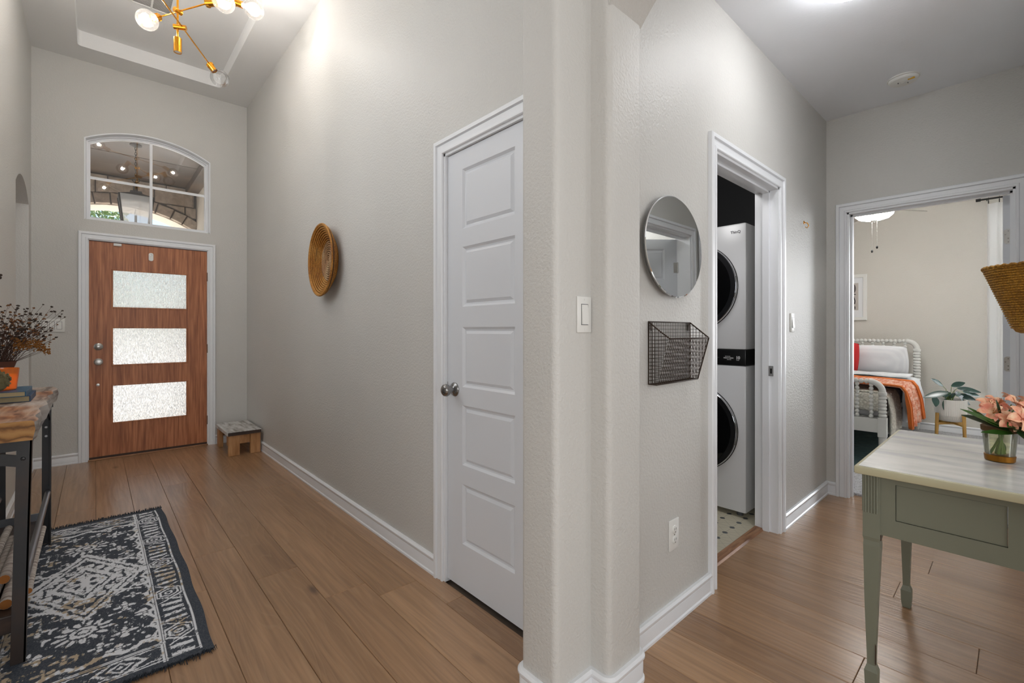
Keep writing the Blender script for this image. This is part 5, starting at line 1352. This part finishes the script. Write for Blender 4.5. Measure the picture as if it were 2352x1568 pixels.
qo = cloth(5.33, 5.98, .694, 1.93, .688, lambda u: .40, fold=.006, seed=8, skew=lambda u: .50 + .42 * u).build('quilt', 'quilt', smooth=60, thick=.016); tag(qo, 'orange and pink stitched quilt draped across the bed', 'quilt')
def qe():
    mb = cloth(5.31, 5.37, .702, 1.935, .680, lambda u: .405, fold=.006, seed=8, skew=lambda u: .50 + .04 * u, nx=6); return mb
qe().build('quilt_border', 'quiltedge', qo, smooth=60, thick=.012)
cloth(5.90, 5.99, .702, 1.935, .680, lambda u: .405, fold=.006, seed=8, skew=lambda u: .87 + .06 * u, nx=6).build('quilt_border', 'quiltedge', qo, smooth=60, thick=.012)
# duvet fold band
tag(softbox(6.50, .80, .694, 6.82, 1.85, .712, .015, .012, 4).build('folded_sheet', 'whitefab', smooth=70), 'folded white top sheet below the pillows', 'sheet')
def pillow(name, m, c, w, h, t, rot, label, cat, seed):
    def fn(u, v, s):
        a = (2 * u - 1); b = (2 * v - 1); e_ = (1 - abs(a) ** 2.6) * (1 - abs(b) ** 2.6)
        pinch = 1 - .07 * (a * a * b * b)
        th_ = t / 2 * max(0, e_) ** .55
        p = V(a * w / 2 * (1 - .05 * b * b), 0, b * h / 2 * (1 - .07 * a * a)); p.y = s * (th_ + .010 * mnoise.noise(V(a * 2.5, b * 2.5, seed)) * e_)
        return p
    mb = MB(); n = 22
    mb.grid(lambda u, v: fn(u, v, 1), n, n); mb.grid(lambda u, v: fn(u, v, -1), n, n)
    o = mb.build(name, m, smooth=80); bpy_me = o.data; o.location = c; o.rotation_euler = rot; tag(o, label, cat); return o
pillow('pillow', 'ticking', (7.10, 1.19, .838), .64, .39, .15, (math.radians(-20), 0, PI / 2), 'large white pillow leaning on the headboard', 'pillow', 1)
pillow('cushion', 'redfab', (6.90, 1.525, .895), .44, .38, .13, (math.radians(-18), math.radians(-6), PI / 2), 'red square cushion in front of the white pillow', 'cushion', 4)
tag(MB().bev((4.72, .70, .0125), (6.9, 2.2, .024), .004).build('bedroom_rug', 'tealrug'), 'dark teal rug under the bed', 'rug')

# curtain on a black rod with rings
rdz = 2.66; rx = BX - .085
cr = thing('curtain_rod', 'black curtain rod over the bedroom window', 'curtain rod', (rx, -.6, rdz))
MB().cyl((rx, .285, rdz), (rx, -1.5, rdz), .0095, 12).build('rod', 'black', cr, smooth=50)
MB().bev((rx - .014, .285, rdz - .016), (rx + .014, .325, rdz + .016), .004).build('finial', 'black', cr)
for y in (.24, -1.45): MB().cyl((rx, y, rdz), (BX, y, rdz), .006, 8).build('bracket', 'black', cr)
cu_ = thing('sheer_curtain', 'long white sheer curtain hanging at the bedroom window', 'curtain', (rx, 0, rdz))
def cf(u, v):
    y = .235 - .52 * u; z = .03 + (rdz - .055 - .03) * v; a = .028 * (1 - .35 * v)
    return (rx + a * math.sin(u * 2 * PI * 5.2 + .4), y + .008 * math.sin(u * 40), z)
MB().grid(cf, 90, 6).build('fabric', 'sheer', cu_, smooth=80)
for k in range(7):
    y = .225 - k * .083
    mb = MB(); mb.tube([(rx + math.cos(t) * .016, y, rdz + math.sin(t) * .016) for t in [2 * PI * i / 14 for i in range(14)]], .002, 5, closed=True); mb.cyl((rx, y, rdz - .016), (rx, y, rdz - .052), .0045, 6); mb.build('curtain_ring', 'black', cu_)

# potted plant on a bamboo stand
PX_, PYp = 6.72, .487
pp_ = thing('potted_plant', 'broad-leaved houseplant in a ribbed white pot on a bamboo stand', 'plant', (PX_, PYp, 0))
zb, ztp = .245, .475
mb = MB(); sg = 96; prof = [(0, 0), (.085, 0), (.105, .02), (.124, .06), (.131, .12), (.131, ztp - zb), (.122, ztp - zb), (.118, ztp - zb - .03), (0, ztp - zb - .03)]
mb.lathe(prof, (PX_, PYp, zb), seg=sg)
for i in range(len(mb.v)):
    x, y, z = mb.v[i]; d = V(x - PX_, y - PYp, 0); r = d.length
    if r > .10 and z < ztp - .001 and (i // 1) >= sg * 2 and i < sg * 6:
        k = (i % sg) % 2; s_ = 1 - .018 * k; mb.v[i] = (PX_ + d.x * s_, PYp + d.y * s_, z)
mb.build('pot', 'potwhite', pp_, smooth=15)
MB().cyl((PX_, PYp, ztp - .035), (PX_, PYp, ztp - .02), .117, 32).build('soil', 'soil', pp_)
for a in (45, 135, 225, 315):
    ca, sa = math.cos(math.radians(a + 4)), math.sin(math.radians(a + 4)); r = .143
    MB().tube([(PX_ + ca * (r + .012), PYp + sa * (r + .012), .013), (PX_ + ca * r, PYp + sa * r, .33)], [.013, .016], 12).build('stand_leg', 'bamboo', pp_, smooth=60)
for a in (49, 139):
    ca, sa = math.cos(math.radians(a)), math.sin(math.radians(a)); mb = MB()
    mb.tube([(PX_ - ca * .143, PYp - sa * .143, .215), (PX_, PYp, .232 if a == 49 else .222), (PX_ + ca * .143, PYp + sa * .143, .215)], .013, 8); mb.build('stand_bar', 'bamboo', pp_, smooth=60)
def leafmesh(mb, base, tip, width, up=V(0, 0, 1), droop=.1, n=8, cup=.12):
    base, tip = V(*base), V(*tip); ax = tip - base; L = ax.length; side = ax.cross(up).normalized() if ax.cross(up).length > 1e-5 else V(1, 0, 0); nr = side.cross(ax).normalized()
    rows = []
    for i in range(n + 1):
        t = i / n; w = width * math.sin(PI * min(1, t * .94 + .04)) ** .75 * (1 - .25 * t); c = base + ax * t - V(0, 0, 1) * droop * L * t * t
        rows += [c + side * w + nr * cup * w, c, c - side * w + nr * cup * w]
    fs = []
    for i in range(n):
        for k in range(2): fs.append((i * 3 + k, i * 3 + k + 1, i * 3 + 4 + k, i * 3 + 3 + k))
    mb.add(rows, fs); return mb
o_ = V(PX_, PYp, ztp - .02)
# leaf positions as seen in the photograph: (side toward the bed +, height, base offset)
rgt = V(.7408, -.6717, 0)   # direction to the viewer's right
tow = V(-.6717, -.7408, 0)
def LP(px, pz, dep=0): return o_ + rgt * px + V(0, 0, pz) + tow * dep
plant_leaves = [((-.17, .23), (-.075, .16), .034), ((.03, .155), (.105, .20), .030), ((0.0, .13), (.055, .115), .02), ((-.235, .052), (-.105, .095), .038), ((-.10, .062), (-.03, .085), .028),
                ((-.155, .04), (-.21, -.03), .034), ((-.10, .02), (-.095, -.09), .040), ((.10, .13), (.23, .115), .034), ((.10, .06), (.20, .03), .040), ((.10, .10), (.22, .075), .036),
                ((.06, .05), (.165, -.015), .045), ((.02, .06), (.07, .10), .025), ((-.02, .02), (.03, .085), .02), ((-.05, .03), (-.02, .10), .018)]
for (a, b, w) in plant_leaves:
    A_, B_ = LP(a[0], a[1], rd.uniform(-.03, .06)), LP(b[0], b[1], rd.uniform(-.02, .08))
    if (A_ - o_).length > (B_ - o_).length and True:
        tipp, bas = A_, B_
    else: tipp, bas = B_, A_
    mid_ = (tipp + bas) / 2; tipp = mid_ + (tipp - mid_) * 1.3; bas = mid_ + (bas - mid_) * 1.15
    pe = MB().tube([o_ + V(rd.uniform(-.02, .02), rd.uniform(-.02, .02), 0), o_.lerp(bas, .6) + V(0, 0, .03), bas], [.003, .0025, .002], 6).build('leaf_stalk', 'greenstem', pp_, smooth=60)
    leafmesh(MB(), bas, tipp, w * 1.18, up=(tow * .75 + V(0, 0, .65)), droop=.08).build('leaf', 'plantleaf', pe, smooth=70)

# ------------------------------------------------------------------ sage desk
dk = thing('writing_desk', 'sage green desk with marbled grey top and tapered legs', 'desk', (2.25, -.15, 0))
tx0, tx1, ty0, ty1, tz = 1.840, 2.660, -.86, .363, .76
MB().bev((tx0, ty0, tz - .026), (tx1, ty1, tz - .0005), .005).build('top_board', 'ivory', dk, smooth=40)
MB().bev((tx0 + .010, ty0 + .010, tz - .0028), (tx1 - .010, ty1 - .010, tz + .0004), .001).build('top_inlay', 'desktop', dk)
ax0, ax1, ay0, ay1 = 1.892, 2.665 - .03, -.80, .349
az0, az1 = .535, tz - .026
def panel_apron(x, s_):
    mb = MB(); hol = [(-.235 + .255, .590), (.265, .590), (.265, .706), (.02, .706)]
    panel(mb, [(ay0 + .04, az0), (ay1 - .04, az0), (ay1 - .04, az1), (ay0 + .04, az1)], [hol, [(-.52, .590), (-.02 - .0, .590), (-.02, .706), (-.52, .706)][0:4]], lambda u, v, d: (x + s_ * d, u, v), 0, .018)
    mb.build('front_apron', 'sage', dk)
panel_apron(ax0 + .004, 1)
for a, b in ((.02, .265), (-.52, -.02)): MB().bev((ax0 + .0075, a + .0012, .5912), (ax0 + .02, b - .0012, .7048), .001).build('drawer_front', 'sage', dk)
MB().box((ax1 - .022, ay0 + .04, az0), (ax1 - .004, ay1 - .04, az1)).build('back_apron', 'sage', dk)
for y in (ay1 - .004, ay0 + .022): MB().box((ax0 + .04, y - .018, az0), (ax1 - .04, y, az1)).build('side_apron', 'sage', dk)
def deskleg(x, y, sx, sy):
    """square tapered leg; (x, y) the outer corner, sx/sy point inward"""
    secs = [(az1, .046, 0), (.535, .046, 0), (.520, .047, -.0005), (.508, .042, .002), (.49, .044, .001), (.30, .034, .004), (.115, .023, .0095), (.095, .023, .0095), (.075, .036, .003), (.03, .034, .0045), (0.0015, .027, .0085)]
    mb = MB(); vs = []; 
    for z, w, o in secs:
        for a, b in ((0, 0), (1, 0), (1, 1), (0, 1)): vs.append((x + sx * (o + a * w), y + sy * (o + b * w), z))
    n = len(secs); fs = [(i * 4 + k, i * 4 + (k + 1) % 4, i * 4 + 4 + (k + 1) % 4, i * 4 + 4 + k) for i in range(n - 1) for k in range(4)] + [(0, 1, 2, 3), (n * 4 - 4, n * 4 - 3, n * 4 - 2, n * 4 - 1)]
    mb.add(vs, fs); lg_ = mb.build('leg', 'sage', dk)
    # reeding on the upper block
    mb = MB()
    for k in range(5):
        o = .008 + k * .0075
        mb.cyl((x - sx * .0004, y + sy * o, .60), (x - sx * .0004, y + sy * o, az1 - .004), .0026, 6)
        mb.cyl((x + sx * o, y - sy * .0004, .60), (x + sx * o, y - sy * .0004, az1 - .004), .0026, 6)
    mb.build('reeding', 'sage', lg_)
    return lg_
l_ = deskleg(ax0, ay1, 1, -1); deskleg(ax1, ay1, -1, -1); deskleg(ax0, ay0, 1, 1); deskleg(ax1, ay0, -1, 1)
mb = MB()
for z0_, z1_, w in ((.515, .535, .0016), (.44, .47, .001), (.10, .17, .0014), (.02, .075, .0018)):
    y = ay1 - .046 + (0.0 if z0_ > .5 else (.003 + (.5 - z0_) * .026)); mb.prism([(y - w, z0_), (y + w, z0_ + .004), (y + w * .6, z1_), (y - w, z1_ - .006)], ax0 - .0 + (.0 if z0_ > .5 else .002 + (.5 - z0_) * .012), ax0 + .012, 0)
mb.build('worn_edge', 'mullet', l_)

# ------------------------------------------------------------------ flowers in a glass
vx, vy = 2.262, .043
fv = thing('flower_vase', 'clear glass of peach alstroemeria flowers on the sage desk', 'flowers', (vx, vy, tz))
z0 = tz + .0006
MB().lathe([(0, .0), (.0345, .0), (.0355, .004), (.0445, .116), (.0430, .116), (.0340, .006), (0, .005)], (vx, vy, z0), seg=40).build('glass', 'vaseglass', fv, smooth=40)
MB().lathe([(0, .0), (.0333, 0), (.0397, .080), (0, .080)], (vx, vy, z0 + .0062), seg=36).build('water', 'water', fv, smooth=40)
MB().lathe([(.0357, .002), (.0368, .003), (.0384, .021), (.0372, .022)], (vx, vy, z0), seg=40).build('gold_band', 'gold', fv, smooth=40)
MB().lathe([(.0437, .100), (.0460, .102), (.0468, .116), (.0448, .118)], (vx, vy, z0), seg=40).build('jute_band', 'jute', fv, smooth=40)
mb = MB(); rj = random.Random(2)
for k in range(90):
    a = 2 * PI * k / 90; r = .0463; L = rj.uniform(.003, .009)
    mb.add([(vx + math.cos(a) * r, vy + math.sin(a) * r, z0 + .101), (vx + math.cos(a + .012) * r, vy + math.sin(a + .012) * r, z0 + .101), (vx + math.cos(a) * r * 1.01, vy + math.sin(a) * r * 1.01, z0 + .101 - L)], [(0, 1, 2)])
tag(mb.build('fringe', 'jute', fv), kind='stuff')
fc = V(vx, vy, z0)
# flowers: offsets to the viewer's right (r), up (z), toward viewer (t)
flowers = [(.005, .155, .075, .95, 0), (.058, .168, .05, .9, 1), (-.035, .163, .02, .85, 2), (.085, .118, .075, .9, 3), (.12, .165, .0, .85, 4), (.035, .187, -.03, .8, 5), (.095, .192, -.04, .8, 6), (.15, .13, .03, .85, 7), (-.005, .182, -.02, .75, 8), (.16, .178, -.05, .8, 9), (.03, .148, .06, .8, 10), (.09, .162, .03, .9, 11), (-.02, .145, .055, .75, 12), (.125, .148, .045, .8, 13), (.065, .19, .0, .8, 14)]
def FP(r, z, t): return fc + rgt * r + V(0, 0, z) + tow * t
for (r, z, t_, s_, sd_) in flowers:
    c = FP(r - .01, z, t_); root = fc + rgt * (r * -.15 + rd.uniform(-.010, .010)) + tow * rd.uniform(-.012, .012) + V(0, 0, .025)
    stt = MB().tube([root, fc + rgt * (r * .12) + V(0, 0, .10), c - (tow * .3 + V(0, 0, 1)).normalized() * .01], [.0026, .0024, .0019], 7).build('flower_stem', 'greenstem', fv, smooth=60)
    ax = (rgt * r * 3 + V(0, 0, .35) + tow * (.35 + t_ * 3)).normalized(); u_ = ax.orthogonal().normalized(); w_ = ax.cross(u_)
    rr2 = random.Random(sd_)
    bl = MB(); S_ = .050 * s_
    for ring_ in (0, 1):
        for k in range(3):
            a = 2 * PI * (k / 3 + ring_ / 6) + sd_; dd = u_ * math.cos(a) + w_ * math.sin(a); sdv = ax.cross(dd); wd_ = (.36 if ring_ else .27) * S_
            n = 8
            rows = []
            for i in range(n + 1):
                t = i / n; rad = S_ * math.sin(t * 1.35) * 1.02; lift = S_ * (.42 * t - .50 * t ** 2.2 + .12 * (1 - ring_) * t) ; ww = wd_ * (math.sin(PI * (t * .80 + .10)) ** 1.1)
                pc0 = c + dd * rad + ax * lift
                for f in (-1, -.5, 0, .5, 1): rows.append(pc0 + sdv * ww * f + ax * (abs(f) ** 2 * ww * .45) + ax * .0018 * math.sin(9 * t + 4 * f + k))
            bl.add(rows, [(i * 5 + j, i * 5 + j + 1, i * 5 + 6 + j, i * 5 + 5 + j) for i in range(n) for j in range(4)])
    bl.build('petals', 'petal', stt, smooth=80)
    mb = MB()
    for k in range(6):
        a = k * 1.05 + sd_; e_ = c + ax * .024 * s_ + (u_ * math.cos(a) + w_ * math.sin(a)) * .008; mb.tube([c, c.lerp(e_, .6) + ax * .003, e_], .0006, 4); mb.ball(e_, .0016, 5, 3)
    mb.build('stamens', 'yellow', stt)
leaves = [((-.02, .112, .05), (-.150, .165, .02), .020), ((-.02, .108, .055), (-.163, .188, .03), .017), ((-.02, .105, .06), (-.115, .112, .05), .012), ((.0, .12, .06), (-.03, .10, .10), .024), ((.02, .125, .05), (.06, .085, .10), .026), ((.04, .12, .05), (.075, .06, .09), .018),
          ((-.03, .15, .03), (-.045, .215, .03), .009), ((.07, .15, .05), (.062, .215, .05), .010), ((.11, .16, .06), (.105, .225, .05), .011), ((.12, .14, .05), (.125, .20, .06), .010), ((.0, .11, .05), (.05, .14, .10), .02), ((.012, .06, .0), (-.004, .016, .006), .011), ((.03, .13, .05), (.0, .095, .085), .02), ((-.05, .13, .02), (-.11, .185, .0), .013), ((.02, .135, .04), (-.06, .135, .08), .018), ((.03, .11, .06), (.09, .105, .09), .02), ((-.01, .12, .04), (-.09, .15, .05), .018), ((.10, .2, .0), (.13, .225, -.02), .012), ((-.0, .125, .06), (-.05, .125, .09), .016)]
for i, (a, b, w) in enumerate(leaves):
    leafmesh(MB(), FP(*a), FP(*b), w, up=(tow * .6 + V(0, 0, .8)), droop=.05, cup=.25).build('leaf', 'leaf' if i % 3 else 'leaf2', fv, smooth=70)
mb = MB(); mb.tube([FP(.04, .10, .05), FP(.06, .06, .06), FP(.055, .04, .05)], .0022, 6); mb.tube([FP(.05, .07, .05), FP(.10, .045, .06)], .001, 5); mb.build('loose_stalk', 'stem', fv)

# ------------------------------------------------------------------ hanging straw basket
hb = thing('hanging_basket', 'large woven straw basket hanging above the desk', 'basket', (2.33, -.087, 1.2))
hc = V(2.329, -.087, 1.191); 
MB().lathe([(0, 0), (.082, 0), (.094, .005), (.101, .016), (.135, .115), (.172, .222), (.168, .223), (.130, .112), (.096, .022), (0, .006)], hc, seg=64).build('basket_body', 'straw', hb, smooth=50)
mb = MB()
for k in range(26):
    z = .019 + k * .0079; r = .1025 + (z - .016) * .345; mb.tube([(hc.x + r * math.cos(2 * PI * i / 64), hc.y + r * math.sin(2 * PI * i / 64), hc.z + z) for i in range(64)], .0034, 5, closed=True)
mb.build('weave', 'straw', hb, smooth=80)
mb = MB(); n = 150; pts = [(hc.x + .1735 * math.cos(2 * PI * i / n), hc.y + .1735 * math.sin(2 * PI * i / n), hc.z + .223 + .0022 * math.sin(i * 1.9)) for i in range(n)]; mb.tube(pts, .0045, 6, closed=True); mb.build('rim', 'straw', hb, smooth=80)
for a in (0, 100, -100):
    d = V(math.sin(math.radians(a)), -math.cos(math.radians(a)), 0); p = hc + d * .172 + V(0, 0, .223); MB().tube([p, hc + V(0, 0, .75), hc + V(0, 0, .78)], .002, 5).build('cord', 'string', hb)
MB().cyl(hc + V(0, 0, .77), (hc.x, hc.y, HH - .012), .002, 6).build('cord', 'string', hb)
MB().lathe([(0, 0), (.02, 0), (.018, -.01), (0, -.012)], (hc.x, hc.y, HH), seg=16).build('ceiling_hook', 'brass', hb)

# ------------------------------------------------------------------ foyer rug
RX0, RX1, RY0, RY1 = -.405, .332, 2.035, 3.89
rg = thing('runner_rug', 'navy and white distressed patterned rug on the foyer floor', 'rug', (0, 0, 0))
NXr, NYr = 300, 640
gx = np.linspace(0, 1, NXr + 1); gy = np.linspace(0, 1, NYr + 1)
X, Y = np.meshgrid(RX0 + (RX1 - RX0) * gx, RY0 + (RY1 - RY0) * gy)
U = np.abs(X - (RX0 + RX1) / 2); Vv = (Y - (RY0 + RY1) / 2); AV = np.abs(Vv)
HWx, HWy = (RX1 - RX0) / 2, (RY1 - RY0) / 2
ex = HWx - U; ey = HWy - AV
rn = np.random.RandomState(5)
def vnoise(nx, ny, seed, ax=X, ay=Y):
    r = np.random.RandomState(seed).rand(ny + 2, nx + 2)
    fx_ = (ax - RX0) / (RX1 - RX0) * nx; fy_ = (ay - RY0) / (RY1 - RY0) * ny
    fx_ = np.clip(fx_, 0, nx - 1e-6); fy_ = np.clip(fy_, 0, ny - 1e-6); i = fx_.astype(int); j = fy_.astype(int); a = fx_ - i; b = fy_ - j; a = a * a * (3 - 2 * a); b = b * b * (3 - 2 * b)
    return r[j, i] * (1 - a) * (1 - b) + r[j, i + 1] * a * (1 - b) + r[j + 1, i] * (1 - a) * b + r[j + 1, i + 1] * a * b
wob = (vnoise(50, 60, 1) - .5) * .010 + (vnoise(150, 300, 2) - .5) * .007
u = U + wob; v = AV + wob * .8
P = np.zeros_like(X)          # 1 = white yarn
def tri(x, p): return np.abs(((x / p) % 1) - .5) * 2   # 0..1
# field ------------------------------------------------
field = (ex > .145) & (ey > .165)
f = np.zeros_like(X, bool)
# central medallion: nested stepped lozenges
dm_ = u / .215 + v / .37
for c_, w_ in ((1.0, .055), (.84, .05), (.50, .07), (.33, .045)): f |= np.abs(dm_ - c_) < w_
f |= (dm_ < .78) & (dm_ > .58) & (((np.sin(u * 90) * np.sin(v * 70)) > .05))
f |= dm_ < .12
f |= (dm_ < .28) & (np.sin(np.arctan2(v, u + 1e-4) * 6) > .2)
# arms pointing to the sides
f |= (np.abs(v - .02) < .018) & (u < .20) & (u > .10) & (tri(u, .03) > .4)
f |= (np.abs(np.abs(v - .19) - .6 * np.abs(u - .14)) < .008) & (np.abs(u - .14) < .05)
# eyed flowers above and below the medallion
rr_ = np.sqrt((u) ** 2 * 1.0 + (v - .475) ** 2 * 1.1); an = np.arctan2(v - .475, u)
f |= (rr_ < .016) | ((rr_ > .026) & (rr_ < .042)) | ((rr_ > .050) & (rr_ < .075 + .018 * np.sin(an * 13)) & (np.sin(an * 13) > -.2))
# side stars / rosettes
for (cu, cv, s_) in ((.13, .36, .034), (.19, .47, .030), (.12, .58, .036), (.20, .16, .030), (.16, .27, .024), (.21, .60, .026), (.05, .64, .03), (.21, .34, .022), (.07, .30, .02), (.10, .69, .03), (.19, .70, .026)):
    rr3 = np.sqrt((u - cu) ** 2 + (v - cv) ** 2); a3 = np.arctan2(v - cv, u - cu); f |= (rr3 < s_ * (.72 + .42 * np.cos(a3 * 4))) & ~((rr3 > s_ * .25) & (rr3 < s_ * .38))
# stepped chevron bands near the ends
z_ = v - .70 - .35 * tri(u + .05, .24) * .12
f |= (np.abs(v - (.735 - .45 * np.abs(np.mod(u + .06, .12) - .06))) < .011)
f |= (np.abs(u - (.222 - .4 * np.abs(np.mod(v, .10) - .05))) < .007)
f |= (vnoise(46, 70, 3) > .86)
P = np.where(field & f, 1.0, P)
# inner guard lines ------------------------------------
for a_, w_ in ((.0365, .0035), (.138, .0028), (.1475, .0028)):
    P = np.where((np.abs(ex - a_) < w_) & (ey > .03), 1, P)
for a_, w_ in ((.045, .0035), (.155, .003), (.165, .0028)):
    P = np.where((np.abs(ey - a_) < w_) & (ex > .034), 1, P)
# long border band: hexagons alternating with hatching --
bx_ = (ex > .0435) & (ex < .133) & (ey > .045); s = (ex + wob * .5 - .088) / .045; per = .36; t = ((AV + .006 + wob * .7) % (per / 1.0)); t = np.abs(t / per - 0.0); t = np.minimum(t, 1 - t) * per   # distance to the hexagon centre
hx = np.maximum(np.abs(s) * .9, (np.abs(s) * .45 + t / .062)); 
hexm = (np.abs(hx - .93) < .10) | ((hx < .68) & (hx > .50)) | ((hx < .30) & (hx > .16))
hat = (t > .072) & (np.sin((s * .6 + t * 130 * 1.0) * 1.0 + np.sign(s) * 0) > .1) & (np.abs(s) < .78)
dia = (t > .06) & (t < .085) & (np.abs(np.abs(s) - (t - .06) / .03) < .16)
base_b = np.where(hexm | hat | dia, 1, 0); P = np.where(bx_, base_b, P)
# end border bands ---------------------------------------
by_ = (ey > .052) & (ey < .147) & (ex > .15); s2 = (ey + wob - .10) / .048; t2 = np.abs(((U + .0) % .20) / .20 - .5) * .20
h2 = np.abs(s2) * .8 + t2 / .075
P = np.where(by_, ((np.abs(h2 - .95) < .13) | ((h2 < .55) & (h2 > .36)) | (h2 < .14) | (np.abs(np.abs(s2) - .86) < .07)).astype(float), P)
# wear ---------------------------------------------------
wear = vnoise(40, 80, 7) * .6 + vnoise(220, 460, 8) * .4
P = np.where((P > .5) & (wear < .27), .25, P); P = np.where((P < .5) & (wear > .76) & (ex > .035) & (ey > .04), .6, P)
P = np.clip(P + (rn.rand(*P.shape) - .5) * .16, 0, 1)
navy = np.array(srgb(58, 65, 76)[:3]); whi = np.array(srgb(240, 242, 247)[:3]); tan = np.array(srgb(178, 148, 96)[:3])
Cc = navy[None, None] * (1 - P[..., None]) + whi[None, None] * P[..., None]
stain = (vnoise(9, 20, 12) * .6 + vnoise(60, 120, 13) * .4 - .62 + .22 * np.exp(-((Y - 2.30) ** 2) / .05) * np.exp(-((X + .12) ** 2) / .04) + .15 * np.exp(-((X + .28) ** 2) / .01))
stain = np.clip((stain - .06) * 8, 0, .75) * (P > .3)
Cc = Cc * (1 - stain[..., None]) + tan[None, None] * stain[..., None]
bow = .010 * np.sin((Y - RY0) / (RY1 - RY0) * PI * 1.0 + .2) * ((X - RX0) / (RX1 - RX0)) ** 3 + .003 * np.sin(Y * 14) * ((X - RX0) / (RX1 - RX0)) ** 6
Zr = .0065 + .0012 * np.sin(Y * 9 + X * 4) * 1.0 + .004 * (X > 0) * np.exp(-((ex) / .03) ** 2) * (np.sin(Y * 11) * .5 + .5)
co_ = np.stack([X + bow, Y, Zr], -1).reshape(-1, 3)
idx = np.arange((NXr + 1) * (NYr + 1)).reshape(NYr + 1, NXr + 1)
fa = np.stack([idx[:-1, :-1], idx[:-1, 1:], idx[1:, 1:], idx[1:, :-1]], -1).reshape(-1, 4)
me = bpy.data.meshes.new('pile'); me.vertices.add(len(co_)); me.vertices.foreach_set('co', co_.ravel())
me.loops.add(fa.size); me.loops.foreach_set('vertex_index', fa.ravel()); me.polygons.add(len(fa)); me.polygons.foreach_set('loop_start', np.arange(len(fa)) * 4); me.polygons.foreach_set('loop_total', np.full(len(fa), 4))
me.update(); me.materials.append(M['rug']); me.shade_smooth()
ca_ = me.color_attributes.new('Col', 'FLOAT_COLOR', 'POINT'); ca_.data.foreach_set('color', np.concatenate([Cc.reshape(-1, 3), np.ones((len(co_), 1))], 1).astype(np.float32).ravel())
ro = bpy.data.objects.new('woven_pile', me); COL.objects.link(ro); ro.parent = rg
MB().box((RX0 + .003, RY0 + .003, .0006), (RX1 - .003, RY1 - .003, .004)).build('rug_backing', 'rugedge', rg)
mb = MB(); rf = random.Random(8)
for yy, sg_ in ((RY0, -1), (RY1, 1)):
    x = RX0
    while x < RX1:
        L = rf.uniform(.006, .016) * (2.2 if rf.random() < .25 else 1); dx = rf.uniform(-.008, .008); h = rf.uniform(.002, .014)
        mb.tube([(x, yy - sg_ * .004, .006), (x + dx * .5, yy + sg_ * L * .5, .005 + h), (x + dx, yy + sg_ * L, .003)], [.0018, .0015, .0008], 3); x += .0028
tag(mb.build('fringe', 'rugedge', rg), kind='stuff')
